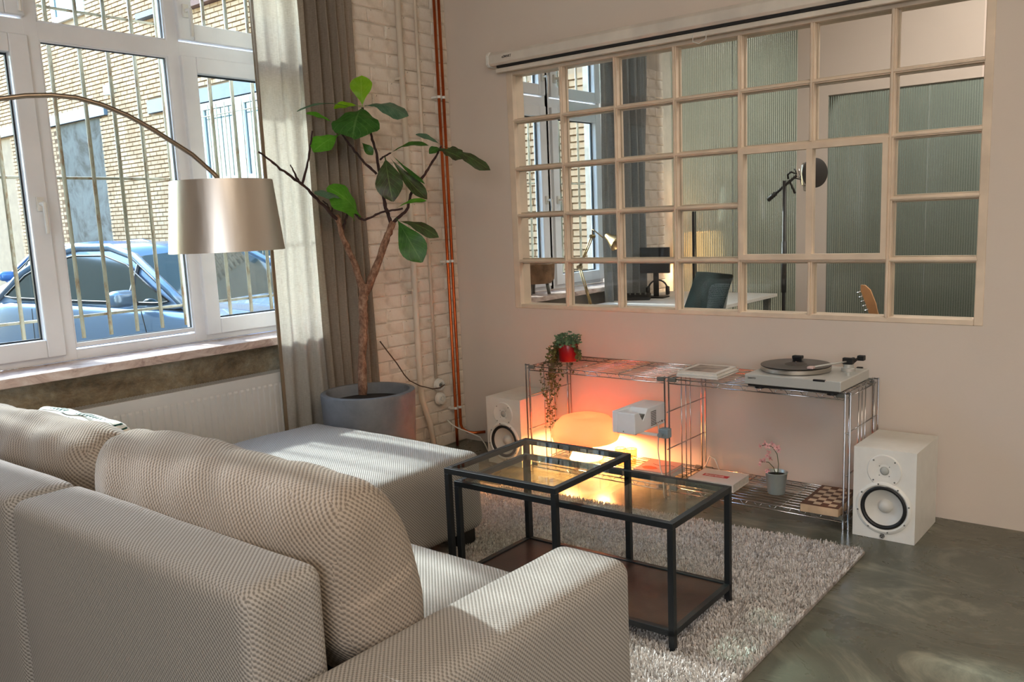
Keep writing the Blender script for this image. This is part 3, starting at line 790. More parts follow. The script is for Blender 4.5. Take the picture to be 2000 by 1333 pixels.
# ================================================================== SPEAKERS
def cyl_disc(g, x, z, y, r, d, n=32): return g.lathe([(r, 0), (r, d), (r * .97, d + .001), (0, d + .001)], (x, y, z), n, 'y')
MCONE = plain('speaker_cone', (206, 204, 196), .45, nb=.03, vary=.02)
MLOGO = plain('grey_print', (120, 120, 118), .5)
def speaker(name, lab, x, y, rz=0):
    t = thing(name, lab, 'loudspeaker', (x, y, 0), rz, local=True); w, h, d = .25, .39, .334
    G().box((0, .045, .001), (w, d, h)).box((0, .008, .001), (.008, .045, h)).box((w - .008, .008, .001), (w, .045, h)).box((.008, .008, .001), (w - .008, .045, .009)).box((.008, .008, h - .008), (w - .008, .045, h)).build('cabinet', MWHITE, t)
    cx = w / 2; wz = .140; tz = .299
    def holed(g, x0, x1, z0, z1, hx, hz, r, y):
        n = 40; vs = []
        for k in range(n):
            a = 2 * PI * (k + .5) / n; ca, sa = math.cos(a), math.sin(a)
            tx = ((x1 - hx) if ca > 0 else (x0 - hx)) / ca if abs(ca) > 1e-9 else 1e9; tz_ = ((z1 - hz) if sa > 0 else (z0 - hz)) / sa if abs(sa) > 1e-9 else 1e9
            q = min(tx, tz_); vs += [(hx + r * ca, y, hz + r * sa), (hx + q * ca, y, hz + q * sa)]
        fs = [(2 * k, 2 * k + 1, 2 * ((k + 1) % n) + 1, 2 * ((k + 1) % n)) for k in range(n)]
        for (X, Z) in ((x0, z0), (x1, z0), (x1, z1), (x0, z1)):
            k = int(math.floor((math.atan2(Z - hz, X - hx) % (2 * PI)) / (2 * PI / n) - .5)) % n
            vs.append((X, y, Z)); fs.append((2 * k + 1, len(vs) - 1, 2 * ((k + 1) % n) + 1))
        g.add(vs, fs)
    g = G(); holed(g, 0, w, .001, .2435, cx, wz, .088, 0); holed(g, 0, w, .2435, h, cx, tz, .0185, 0)
    for (a_, b_) in (((0, .001), (w, .001)), ((w, .001), (w, h)), ((w, h), (0, h)), ((0, h), (0, .001))):
        g.add([(a_[0], 0, a_[1]), (b_[0], 0, b_[1]), (b_[0], .008, b_[1]), (a_[0], .008, a_[1])], [(0, 1, 2, 3)])
    g.build('front_baffle', MWHITE, t)
    g = G().lathe([(.113, -.001), (.113, .003), (.109, .007), (.100, .009), (.094, .004), (.086, -.006)], (cx, 0, wz), 48, 'y', caps=False); wr_ = g.build('woofer_ring', MWHITE, t, smooth=40)
    G().lathe([(.094, .002), (.090, .008), (.084, .009), (.078, .003), (.076, -.004)], (cx, 0, wz), 48, 'y', caps=False).build('rubber_surround', MBLACK, wr_, smooth=True)
    G().lathe([(.078, -.001), (.060, -.012), (.034, -.030), (.030, -.030), (.0275, -.022), (.020, -.012), (.010, -.007), (0, -.006)], (cx, 0, wz), 48, 'y', caps=False).build('cone', MCONE, wr_, smooth=50)
    for k in range(8):
        a = 2 * PI * k / 8 + .2; G().lathe([(.0035, 0), (.0035, .010), (0, .010)], (cx + .104 * math.cos(a), 0, wz + .104 * math.sin(a)), 8, 'y').build('screw', MCLAMP, wr_)
    th = G().lathe([(.070, -.001), (.070, .002), (.066, .005), (.050, .003), (.030, .001), (.019, -.004), (.0185, -.010)], (cx, 0, tz), 40, 'y', caps=False).build('tweeter_horn', MWHITE, t, smooth=40)
    G().lathe([(.0186, -.006), (.017, -.001), (.010, .002), (0, .003)], (cx, 0, tz), 24, 'y', caps=False).build('dome', plain('dome_grey', (176, 178, 172), .4), th, smooth=True)
    for a in (45, 135, 225, 315):
        G().lathe([(.0035, 0), (.0035, .0055), (0, .0055)], (cx + .060 * math.cos(R(a)), 0, tz + .060 * math.sin(R(a))), 8, 'y').build('screw', MCLAMP, th)
        G().lathe([(.002, -.004), (.002, .0025), (0, .0025)], (cx + .028 * math.cos(R(a)), 0, tz + .028 * math.sin(R(a))), 8, 'y').build('screw', MCLAMP, th)
    lg = G().lathe([(.010, 0), (.010, .005), (0, .005)], (cx - .002, 0, .0165), 20, 'y').build('emblem', MBLACK, t)
    g = G()
    for a in (90, 210, 330): g.tube([(cx - .002, -.0054, .0165), (cx - .002 + .007 * math.cos(R(a)), -.0054, .0165 + .007 * math.sin(R(a)))], .0007, 4)
    g.lathe([(.0085, .005), (.0085, .0057), (.0074, .0057), (.0074, .005)], (cx - .002, 0, .0165), 24, 'y', closed=True)
    g.build('emblem_mark', MCONE, lg)
    return t
speaker('studio_speaker', 'white studio speaker on the floor at the right end of the wire rack', 2.5422, -.4025, R(-.3))
speaker('studio_speaker', 'white studio speaker at the left end of the rack, lit orange on its side', .438, -.342, R(0))

# ================================================================== THINGS ON THE RACK
# mushroom lamp
def glow(name, col, strength, base=(240, 170, 120)):
    m = M(name, base, .35); m.b.inputs['Emission Color'].default_value = lin(col); m.b.inputs['Emission Strength'].default_value = strength; return m.m
LX, LY = 1.045, -.222
lm = thing('mushroom_lamp', 'glowing peach coloured mushroom lamp on the lower shelf', 'lamp', (LX, LY, LOWZ))
dome = [(.0, .262), (.03, .264), (.06, .276), (.095, .282), (.135, .270), (.168, .238), (.184, .195), (.186, .170), (.178, .150), (.165, .142), (.172, .152), (.178, .172), (.176, .196), (.160, .232), (.130, .262), (.095, .273), (.06, .268), (.03, .256), (0, .254)]
dome = [(r, h - .035 + LOWZ) for r, h in dome]
MDOME = M('peach_opal_glass', (255, 190, 150), .3); MDOME.b.inputs['Emission Color'].default_value = lin((255, 214, 178)); MDOME.b.inputs['Emission Strength'].default_value = .08
_tl = MDOME.n('ShaderNodeBsdfTranslucent'); _tl.inputs[0].default_value = lin((255, 197, 190)); _mx = MDOME.n('ShaderNodeMixShader'); _mx.inputs[0].default_value = .68
MDOME.l(MDOME.b.outputs[0], _mx.inputs[1]); MDOME.l(_tl.outputs[0], _mx.inputs[2]); MDOME.l(_mx.outputs[0], MDOME.out.inputs[0])
G().lathe(dome, (LX, LY, 0), 64).build('shade', MDOME.m, lm, smooth=True)
G().lathe([(.0, LOWZ), (.085, LOWZ), (.092, LOWZ + .008), (.080, LOWZ + .03), (.060, LOWZ + .09), (.055, LOWZ + .16), (.0, LOWZ + .17)], (LX, LY, 0), 48).build('base', glow('lamp_base_glow', (255, 214, 150), 2.0, (250, 210, 170)), lm, smooth=50)
for k in range(3):
    a = 2 * PI * k / 3; l = light('lamp_bulb', 'POINT', (LX + .115 * math.cos(a), LY + .115 * math.sin(a), LOWZ + .135), 32, (1.0, .43, .15), radius=.03); l.parent = lm; l.matrix_parent_inverse = WM[lm.name].inverted()
# drinking glasses
MTUMB = glass_mat('amber_glass', (255, 240, 218), 1.5, 1.4)
for (x, y, lab) in ((1.262, -.215, 'left ribbed amber drinking glass on the lower shelf'), (1.322, -.20, 'right ribbed amber drinking glass on the lower shelf')):
    t = thing('drinking_glass', lab, 'glass', (x, y, LOWZ))
    g = G(); pr = [(.0, LOWZ), (.024, LOWZ), (.030, LOWZ + .088), (.0285, LOWZ + .088), (.0225, LOWZ + .006), (0, LOWZ + .006)]
    g.lathe(pr, (x, y, 0), 28); g.build('tumbler', MTUMB, t, smooth=40)
    g = G()
    for k in range(9):
        a = 2 * PI * k / 9; g.tube([(x + .0245 * math.cos(a), y + .0245 * math.sin(a), LOWZ + .004), (x + .0300 * math.cos(a), y + .0300 * math.sin(a), LOWZ + .085)], .0007, 4)
    g.lathe([(.0302, LOWZ + .0885), (.0300, LOWZ + .0905), (.0284, LOWZ + .0905), (.0284, LOWZ + .0885)], (x, y, 0), 28, closed=True)
    g.build('ribs', plain('amber_rib', (206, 150, 96), .2), t)
def book(name, lab, cx, cy, z, w, d, h, rz, cover, pages=(226, 220, 208), cat='book'):
    t = thing(name, lab, cat, (cx, cy, z), rz, local=True); c = plain('cover_' + name, cover, .45, vary=.02)
    G().box((-w / 2, -d / 2, 0), (w / 2, d / 2, .003)).box((-w / 2, -d / 2, h - .003), (w / 2, d / 2, h)).box((-w / 2, -d / 2, 0), (-w / 2 + .003, d / 2, h)).build('cover', c, t, bevel=.0008)
    pm = plain('page_edges', pages, .8, nb=.3, ns=300)
    G().box((-w / 2 + .003, -d / 2 + .003, .003), (w / 2 - .003, d / 2 - .003, h - .003)).build('pages', pm, t)
    return t
b1 = book('book', 'thick white book with a red title strip lying on the lower shelf', 1.855, -.262, LOWZ, .233, .198, .040, R(2), (222, 214, 206))
G().box((-.078, -.022, .0402), (.052, .012, .0410)).build('title_strip', plain('red_strip', (196, 34, 44), .5), b1)
text_mesh('title_lettering', 'Supreme', .028, MWHITE, b1, Matrix.Translation((-.070, -.005, .0411)), .0003, True)
b2 = book('book', 'pink and orange art book stacked on a white one beside the drinking glasses', 1.515, -.250, LOWZ + .022, .185, .205, .016, R(3), (214, 168, 158))
g = G(); pts = [(-.07, -.055), (-.045, -.075), (-.005, -.07), (.02, -.05), (.0, -.03), (-.035, -.02), (-.062, -.03)]
g.prism(pts, 'z', .0161, .0166); g.build('cover_picture', plain('orange_print', (214, 104, 62), .5), b2)
g = G(); g.tube([(-.04, .02, .0166), (.01, .0, .0166), (.05, .03, .0166), (.08, .02, .0166)], .0012, 4); g.build('cover_line', plain('maroon_print', (140, 70, 60), .5), b2)
book('book', 'white book lying under the pink art book on the lower shelf', 1.52, -.252, LOWZ, .19, .205, .022, R(-1), (216, 206, 204))
m1 = book('picture_book', 'upper white picture book of the pair on top of the rack', 1.785, -.238, TOPZ + .013, .205, .235, .013, R(2), (224, 220, 212), cat='book')
G().box((-.078, -.085, .0131), (.080, .09, .0134)).build('cover_picture', plain('grey_photo_print', (150, 138, 126), .4, vary=.4, ns=150), m1)
book('picture_book', 'lower white picture book of the pair on top of the rack', 1.79, -.24, TOPZ, .215, .245, .013, R(1), (220, 218, 212), cat='book')

# turntable
TT = (2.305, -.318)
tt = thing('turntable', 'silver turntable with a black record on top of the rack', 'turntable', (TT[0], TT[1], TOPZ), R(-1), local=True)
MSIL = plain('silver_plinth', (190, 190, 184), .4, .3, nb=.02, vary=.02)
g = G().box((-.212, -.175, .022), (.212, .175, .066)); g.build('plinth', MSIL, tt, bevel=.004)
G().box((-.200, -.165, .012), (.200, .165, .023)).build('under_tray', MBLACK, tt)
for (x, y) in ((-.16, -.13), (.16, -.13), (-.16, .13), (.16, .13)): G().lathe([(.022, 0), (.022, .013), (0, .013)], (x, y, 0), 16).build('foot', MBLACK, tt, smooth=40)
pl = G().lathe([(0, .066), (.142, .066), (.150, .069), (.152, .086), (.149, .089), (0, .089)], (-.055, .012, 0), 64).build('platter', MALU, tt, smooth=40)
rc = M('vinyl', (14, 14, 15), .28); rc.bump(rc.math('SINE', rc.math('MULTIPLY', rc.noise(1, 0), 1)), .0); MVIN = rc.m
G().lathe([(.0, .0895), (.151, .0895), (.152, .0915), (.151, .093), (.052, .0925), (.05, .093), (0, .093)], (-.055, .012, 0), 64).build('record', MVIN, tt, smooth=30)
G().lathe([(0, .093), (.048, .093), (.048, .0934), (0, .0934)], (-.055, .012, 0), 32).build('record_label', plain('record_label', (62, 54, 46), .6), tt)
G().lathe([(.003, .092), (.003, .104), (0, .105)], (-.055, .012, 0), 12).build('spindle', MCHROME, tt)
G().box((-.115, .118, .066), (-.075, .135, .098)).box((-.115, .112, .098), (-.070, .142, .112)).build('dust_brush', MBLACK, tt, bevel=.003)
G().box((.095, -.1765, .060), (.145, -.165, .0675)).build('start_button', MBLACK, tt)
tb = G().lathe([(.030, .066), (.030, .078), (.022, .082), (.022, .096), (0, .096)], (.150, .09, 0), 24).build('tonearm_base', MSIL, tt, smooth=40)
g = G().tube([(.150, .09, .108), (.120, .02, .107), (.075, -.045, .103), (.055, -.068, .100)], .0042, 10); ta = g.build('tonearm', MSIL, tt, smooth=True)
G().box((.036, -.092, .094), (.062, -.062, .104)).build('headshell', plain('pinkish_headshell', (206, 178, 172), .4), ta, bevel=.002)
G().lathe([(.013, -.014), (.013, .014)], (.158, .115, .108), 16, 'y').build('counterweight', MBLACK, ta, smooth=40)
G().box((.128, .075, .096), (.172, .098, .124)).tube([(.165, .10, .10), (.185, .135, .125)], .006, 8).box((.176, .12, .108), (.205, .148, .13)).build('gimbal', MBLACK, ta, bevel=.003)
G().lathe([(.009, .066), (.009, .080), (0, .081)], (.188, -.02, 0), 16).build('control_knob', MSIL, tt, smooth=40)
text_mesh('lettering', 'SANYO', .011, MBLACK, tt, Matrix.Translation((-.196, -.1755, .050)) @ Matrix.Rotation(R(90), 4, 'X'), .0004, True)
for (x, y) in ((-.17, .175), (.17, .175)): G().box((x - .012, y - .002, .04), (x + .012, y + .012, .07)).build('hinge', MBLACK, tt)

# chess box
cb = thing('chess_box', 'folded wooden chess box with a checkered lid on the lower shelf', 'chess set', (2.405, -.288, LOWZ), R(1.5), local=True)
G().box((-.082, -.148, 0), (.082, .148, .036)).build('box', plain('pale_wood', (206, 176, 142), .55, nb=.1, ns=80, vary=.12), cb, bevel=.002)
fr = plain('brown_wood', (98, 62, 44), .5, nb=.08, ns=80, vary=.18); lt = plain('light_square', (212, 186, 156), .5, vary=.1)
G().box((-.082, -.148, .0362), (.082, .148, .0380)).build('lid_frame', fr, cb)
me1 = G().box((-.0165, -.0165, .0380), (.0165, .0165, .0388))
for i in range(4):
    for j in range(8):
        cx, cy = -.0495 + .033 * i, -.1155 + .033 * j
        if (i + j) % 2: G().box((cx - .0162, cy - .0162, .0380), (cx + .0162, cy + .0162, .0387)).build('light_square', lt, cb)
G().box((.080, -.03, .012), (.085, -.015, .024)).build('clasp', MCHROME, cb)

# orchid
OX, OY = 2.142, -.252
oc = thing('orchid', 'small pink orchid in a zinc pot on the lower shelf', 'potted plant', (OX, OY, LOWZ))
MZINC = plain('zinc_pot', (178, 186, 182), .35, .35, vary=.08)
G().lathe([(0, 0), (.037, 0), (.039, .004), (.050, .098), (.053, .102), (.051, .104), (.047, .100), (.036, .012), (0, .012)], (OX, OY, LOWZ), 36).build('pot', MZINC, oc, smooth=50)
G().lathe([(0, .085), (.046, .088)], (OX, OY, LOWZ), 20).build('moss', MSOIL, oc)
st = [(OX + .005, OY, LOWZ + .085), (OX + .01, OY, LOWZ + .14), (OX + .005, OY - .005, LOWZ + .19), (OX - .015, OY - .01, LOWZ + .222), (OX - .045, OY - .015, LOWZ + .232), (OX - .07, OY - .02, LOWZ + .222)]
G().tube(st, .0018, 6).build('stem', plain('green_stem', (70, 84, 44), .6), oc, smooth=True)
st2 = [(OX - .0, OY, LOWZ + .085), (OX - .01, OY - .01, LOWZ + .125), (OX - .03, OY - .02, LOWZ + .15), (OX - .06, OY - .03, LOWZ + .15)]
G().tube(st2, .0018, 6).build('stem', plain('green_stem', (70, 84, 44), .6), oc, smooth=True)
MPET = plain('pink_petal', (226, 172, 168), .6, vary=.12, ns=200)
MPET2 = plain('deep_pink_petal', (170, 70, 86), .6)
def flower(c, s, rr):
    g = G(); c = Vector(c); ax = Vector((rr.uniform(-.6, .6), -1, rr.uniform(-.5, .5))).normalized(); u_ = ax.orthogonal().normalized(); w_ = ax.cross(u_)
    for k in range(5):
        a = 2 * PI * k / 5 + rr.random(); d = u_ * math.cos(a) + w_ * math.sin(a); e = ax.cross(d)
        p0 = c; p1 = c + d * s * .55 + e * s * .34 + ax * s * .1; p2 = c + d * s + ax * s * .05; p3 = c + d * s * .55 - e * s * .34 + ax * s * .1
        g.add([p0, p1, p2, p3], [(0, 1, 2, 3)])
    f = g.build('flower', MPET, oc)
    G().lathe([(0, 0), (s * .16, s * .05), (s * .1, s * .22), (0, s * .25)], c, 6, 'y').build('flower_centre', MPET2, f)
rr = random.Random(4)
for c in ((OX - .07, OY - .02, LOWZ + .222), (OX - .052, OY - .01, LOWZ + .235), (OX - .034, OY - .02, LOWZ + .228), (OX - .016, OY - .01, LOWZ + .236), (OX + .006, OY - .01, LOWZ + .224), (OX + .014, OY - .01, LOWZ + .212), (OX - .028, OY - .02, LOWZ + .20), (OX - .034, OY - .025, LOWZ + .182), (OX - .022, OY - .02, LOWZ + .17), (OX - .06, OY - .03, LOWZ + .155), (OX - .068, OY - .03, LOWZ + .138), (OX - .045, OY - .03, LOWZ + .16), (OX - .03, OY - .04, LOWZ + .112), (OX - .02, OY - .045, LOWZ + .12)): flower(c, rr.uniform(.013, .019), rr)

# ================================================================== LEAVES
def leaf_mesh(base, tip, width, nrm, bend=.15, fold=.25, wav=.035, n=12, m=6, prof=1.75, petiole=.06):
    base = Vector(base); tip = Vector(tip); ax = tip - base; L = ax.length; ax.normalize()
    nrm = Vector(nrm); nrm = (nrm - ax * nrm.dot(ax)).normalized(); sd = ax.cross(nrm)
    vs = []; uv = []; fs = []
    for i in range(n + 1):
        t = i / n; ww = width / 2 * max(.03, math.sin(PI * min(1, max(0, (t - petiole) / (1 - petiole))) ** prof) ** .75 if t > petiole else .03)
        if i == n: ww = width * .04
        c = base + ax * (L * t) + nrm * (L * bend * math.sin(PI * t))
        for j in range(m + 1):
            s = 2 * j / m - 1
            p = c + sd * (ww * s) + nrm * (abs(s) * ww * fold + wav * width * math.sin(t * 19 + s * 2) * abs(s))
            vs.append(p); uv.append((.5 + s * .5, t))
    for i in range(n):
        for j in range(m): fs.append((i * (m + 1) + j, i * (m + 1) + j + 1, (i + 1) * (m + 1) + j + 1, (i + 1) * (m + 1) + j))
    me = bpy.data.meshes.new('leaf'); me.from_pydata([tuple(v) for v in vs], [], fs)
    ul = me.uv_layers.new(name='UVMap')
    for lp in me.loops: ul.data[lp.index].uv = uv[lp.vertex_index]
    return me
# ================================================================== FICUS IN ITS POT
PC = Vector((.302, -1.105, 0)); PZ = .551
fp = thing('potted_ficus', 'tall sparse fiddle-leaf fig in a large grey cement pot beside the curtain', 'potted plant', (PC.x, PC.y, 0))
G().lathe([(0, .0), (.212, .0), (.219, .012), (.242, PZ - .012), (.240, PZ - .003), (.234, PZ), (.214, PZ), (.208, PZ - .01), (.204, .42), (0, .42)], PC, 72).build('pot', MPOT, fp, smooth=40)
G().lathe([(0, PZ - .055), (.1, PZ - .052), (.208, PZ - .058)], PC, 32).build('soil', MSOIL, fp)
D0 = (Vector((PC.x, PC.y, PZ)) - CAM).dot(FW)
def P(px, py, d=0): return at(px, py, D0 + d - max(0, 705 - px) * .0019)   # the crown leans out from the curtain
tb_ = Vector((PC.x - .03, PC.y + .01, PZ - .06))
def knobby(pts, r, k=5, amp=.0025):
    out = []; rs = []
    for i in range(len(pts) - 1):
        a, b = Vector(pts[i]), Vector(pts[i + 1]); ra, rb_ = r[i], r[i + 1]
        for j in range(k):
            t = j / k; p = a.lerp(b, t) + Vector((random.uniform(-1, 1), random.uniform(-1, 1), random.uniform(-1, 1))) * amp
            out.append(p); rs.append((ra + (rb_ - ra) * t) * random.uniform(.86, 1.16))
    out.append(Vector(pts[-1])); rs.append(r[-1]); return out, rs
def branch(name, px, r, mat, k=5, amp=.002):
    pts = [P(*q) if not isinstance(q, Vector) else q for q in px]
    if len(r) == 2: r = [r[0] + (r[1] - r[0]) * i / (len(pts) - 1) for i in range(len(pts))]
    p_, r_ = knobby(pts, r, k, amp); return G().tube(p_, r_, 8).build(name, mat, fp, smooth=True)
branch('trunk', [P(709, 772, -.02), (707, 700), (710, 640), (709, 590), (713, 556)], [.023, .022, .022, .024, .028], MBARK, 6, .0015)
branch('branch', [(711, 572), (692, 515), (668, 460), (657, 420)], (.019, .013), MBARK)
branch('branch', [(715, 572), (736, 520), (754, 468), (768, 434)], (.021, .016), MBARK)
branch('twig', [(662, 432), (625, 395, -.03), (590, 360, -.05), (548, 330, -.07), (505, 297, -.1)], (.0085, .0048), MTWIG, 6, .003)
branch('twig', [(590, 359, -.05), (603, 310, -.05), (610, 256, -.06)], (.006, .004), MTWIG, 6, .002)
branch('twig', [(583, 354, -.05), (575, 338, -.05), (567, 322, -.05)], (.006, .003), MTWIG)
branch('twig', [(646, 415, -.01), (640, 400, -.01), (630, 392, -.01)], (.005, .003), MTWIG)
branch('twig', [(648, 412, 0), (650, 402, 0), (648, 392, 0)], (.004, .003), MTWIG)
branch('twig', [(763, 436), (752, 400), (742, 350, .02), (735, 300, .02), (726, 268, .02), (708, 210, -.02)], (.010, .005), MTWIG, 6, .003)
branch('twig', [(736, 340, .02), (712, 318), (690, 292, -.02), (668, 262, -.03), (655, 240, -.03)], (.007, .004), MTWIG, 6, .002)
branch('twig', [(742, 312, .02), (752, 305, .0), (763, 299, -.02)], (.005, .004), MTWIG)
branch('twig', [(786, 408, -.05), (745, 415, -.04), (712, 430, -.03), (700, 426, -.02), (690, 408, 0), (680, 412, .01), (672, 440, .01), (669, 460, 0)], (.0055, .0065), MTWIG, 6, .002)
branch('twig', [(768, 436), (795, 410, .02), (805, 375, .03), (830, 340, .04), (848, 312, .04), (862, 286, .04)], (.009, .005), MTWIG, 6, .003)
TOC = -FW
def leaf(b, t, wpx, mat, up=.0, side=.0, **k):
    B, T = P(*b), P(*t); w = wpx / FPX * D0
    nrm = TOC + Vector((0, 0, 1)) * up + RT * side
    o = link('leaf', leaf_mesh(B, T, w, nrm, **k), mat, fp, True); return o
leaf((708, 209, -.02), (705, 148, -.02), 44, MLEAFB, fold=.1, bend=.05, prof=1.7)
leaf((712, 207, -.02), (798, 227, -.05), 46, MLEAFS, up=1.2, bend=.14, fold=-.3)
leaf((708, 211, -.02), (688, 270, -.16), 92, MLEAF, up=.4, bend=.12, fold=-.15, prof=1.5)
leaf((705, 208, 0), (652, 212, .03), 24, MLEAFB, up=1.0, bend=.08)
leaf((692, 211, 0), (580, 218, -.03), 16, MLEAFS, up=3, bend=.08)
leaf((656, 243, -.02), (598, 222, -.02), 20, MLEAFM, up=1, bend=.05)
leaf((664, 262, -.03), (611, 296, -.08), 42, MLEAFM, up=.2, bend=.05, fold=.1)
leaf((706, 278, .05), (728, 303, .05), 18, MLEAF, up=.2)
leaf((763, 299, -.02), (838, 285, -.04), 20, MLEAF, up=1.5, bend=.12)
leaf((765, 302, -.02), (830, 360, -.04), 11, MLEAF, up=1.5, bend=-.04)
leaf((752, 306, .0), (767, 394, -.03), 54, MLEAFD, fold=.12, bend=.06, prof=1.4)
leaf((762, 308, -.02), (834, 390, -.02), 30, MLEAFD, up=.8, bend=-.05, fold=.3)
leaf((864, 285, .04), (812, 263, .02), 17, MLEAFS, up=1.2, bend=.06)
leaf((868, 286, .04), (958, 333, -.02), 28, MLEAFD, up=.8, bend=.06, fold=-.3, wav=.06)
leaf((850, 292, .04), (906, 312, .0), 34, MLEAFD, up=.9, bend=.08, wav=.08)
leaf((862, 290, .04), (838, 300, .0), 18, MLEAF, up=.4)
leaf((704, 425, -.02), (640, 365, -.04), 62, MLEAFM, up=.8, bend=.12, fold=-.25, prof=1.5)
leaf((672, 395, -.05), (614, 377, -.08), 34, MLEAFS, up=1.2, bend=.14, fold=-.3)
leaf((692, 432, -.01), (664, 392, -.03), 26, MLEAFM, up=.1, side=.8)
leaf((774, 426, 0), (824, 513, -.04), 54, MLEAF, up=.2, bend=.08, fold=.1, prof=1.7)
leaf((778, 432, .02), (857, 464, .0), 30, MLEAFD, up=.9, bend=.12, fold=-.2, prof=1.7)
leaf((775, 406, -.05), (834, 393, -.05), 15, MLEAFM, up=1.2, bend=.1)

# ================================================================== TRAILING PLANT IN THE RED POT
QX, QY = .935, -.205
tp = thing('trailing_plant', 'trailing green plant in a small red pot on the rack\'s left end', 'potted plant', (QX, QY, TOPZ))
MRED = plain('red_glazed_pot', (150, 10, 22), .3, vary=.1)
G().lathe([(0, 0), (.047, 0), (.051, .004), (.056, .094), (.0545, .097), (.052, .094), (.047, .01), (0, .01)], (QX, QY, TOPZ), 40).build('pot', MRED, tp, smooth=50)
G().lathe([(0, .084), (.051, .084)], (QX, QY, TOPZ), 20).build('soil', MSOIL, tp)
rr = random.Random(11); g = G(); g2 = G(); gs = G()
def small_leaf(g, c, s):
    d = Vector((rr.uniform(-1, 1), rr.uniform(-1, 1), rr.uniform(-.5, .8))).normalized(); e = d.orthogonal().normalized(); e = (e * math.cos(rr.uniform(0, 6)) + d.cross(e) * math.sin(rr.uniform(0, 6))).normalized()
    n_ = d.cross(e); c = Vector(c)
    g.add([c, c + d * s * .35 + e * s * .3 + n_ * s * .06, c + d * s * .8 + e * s * .3, c + d * s, c + d * s * .8 - e * s * .3, c + d * s * .35 - e * s * .3 + n_ * s * .06], [(0, 1, 2, 3), (0, 3, 4, 5)])
for i in range(420):
    a = rr.uniform(0, 2 * PI); r_ = rr.random() ** .5 * .070; lump = .5 + .5 * math.cos(2 * a)
    small_leaf(g, (QX + r_ * math.cos(a), QY + r_ * math.sin(a), TOPZ + .090 + rr.uniform(0, .035 + .045 * lump * (1 - r_ / .1))), rr.uniform(.014, .021))
g.build('foliage', plain('grey_green_leaf', (96, 124, 92), .6, vary=.25, ns=220), tp)['kind'] = 'stuff'
strands = []
for k in range(20):
    a = rr.uniform(PI * .55, PI * 1.35); x, y = QX + .056 * math.cos(a), QY + .056 * math.sin(a)
    Lh = rr.choice([.1, .14, .2, .3, .42, .50, .33]); pts = [(x, y, TOPZ + .09)]; ox = rr.uniform(.03, .10); oy = rr.uniform(-.07, .07)
    for j in range(1, 12):
        t = j / 11; pts.append((x - ox * min(1, t * 2.2) * (.6 + .4 * (-math.cos(a))) + .006 * math.sin(j * 1.3 + k), y + oy * min(1, t * 2) + .005 * math.cos(j + k), TOPZ + .10 - Lh * t ** 1.15 + .012 * math.sin(PI * min(1, t * 3))))
    strands.append(pts)
for k in range(3):
    pts = [(QX + .045, QY, TOPZ + .09)]
    for j in range(1, 8): t = j / 7; pts.append((QX + .045 + .025 * min(1, t * 2), QY - .01 * k, TOPZ + .1 - .09 * t))
    strands.append(pts)
for pts in strands:
    gs.tube(pts, .0009, 4)
    for i in range(len(pts) - 1):
        for j in range(4):
            small_leaf(g2, Vector(pts[i]).lerp(Vector(pts[i + 1]), j / 4) + Vector((rr.uniform(-.004, .004), rr.uniform(-.004, .004), 0)), rr.uniform(.013, .021))
g2.build('trailing_leaves', plain('olive_leaf', (92, 98, 52), .6, vary=.3, ns=200), tp)['kind'] = 'stuff'
gs.build('stems', plain('vine_stem', (96, 84, 52), .7), tp)['kind'] = 'stuff'

# ================================================================== PROJECTOR
pj = thing('projector', 'white short-throw projector clamped to the rack post above the lamp', 'projector', (1.46, -.34, .33))
MPROJ = plain('projector_shell', (240, 245, 248), .4, nb=.02, vary=.02)
PX0, PX1, PY0, PY1, PZ0, PZ1 = 1.394, 1.525, -.492, -.185, .328, .438
# shell with a V shaped lens notch cut through the front part of the right hand side and top
g = G()
poly = [(PY0, PZ0), (PY1, PZ0), (PY1, PZ1), (PY0 + .135, PZ1), (PY0 + .075, PZ0 + .055), (PY0 + .035, PZ1 - .002), (PY0, PZ1 - .006)]
g.prism([(PY0, PZ0), (PY1, PZ0), (PY1, PZ1), (PY0 + .125, PZ1), (PY0 + .078, PZ0 + .056), (PY0 + .040, PZ1 - .004), (PY0, PZ1 - .004)], 'x', PX0 + .030, PX1)
g.box((PX0, PY0, PZ0), (PX0 + .031, PY1, PZ1))
g.build('shell', MPROJ, pj, bevel=.005)
G().prism([(PY0 + .050, PZ1 - .025), (PY0 + .078, PZ0 + .060), (PY0 + .110, PZ1 - .025)], 'x', PX0 + .033, PX1 - .004).build('lens_recess', MCLAMP, pj)
G().lathe([(.016, 0), (.016, .012), (.012, .016), (0, .017)], (PX0 + .09, PY0 + .078, PZ0 + .064), 20).build('lens', MBLACK, pj, smooth=40)
g = G()
for i in range(7):
    for j in range(9):
        g.box((PX1, PY0 + .155 + i * .0075, PZ0 + .014 + j * .0085), (PX1 + .0006, PY0 + .160 + i * .0075, PZ0 + .019 + j * .0085))
g.build('vent_holes', MBLACK, pj)['kind'] = 'stuff'
for i, yy in enumerate((-.285, -.268, -.250, -.228, -.205)):
    G().lathe([(.0038 if i != 3 else .0055, 0), (.0038 if i != 3 else .0055, .0008), (0, .0008)], (PX1, yy, PZ0 + .018), 10, 'x').build('port', MBLACK, pj)
for (x, y) in ((PX0 + .02, PY0 + .03), (PX1 - .02, PY0 + .03), (PX0 + .06, PY1 - .03)): G().lathe([(.009, -.006), (.009, .001), (0, .001)], (x, y, PZ0), 12).build('foot', MCLAMP, pj)
G().lathe([(.003, 0), (.003, .001), (0, .001)], (PX0 + .065, PY0, PZ0 + .012), 10, 'y').build('screw', MCLAMP, pj)
cl = thing('projector_clamp', 'pale blue-grey clamp holding the projector to the front rack post', 'clamp', (1.64, -.41, .33))
MCL = plain('pale_clamp', (150, 170, 178), .4, .3)
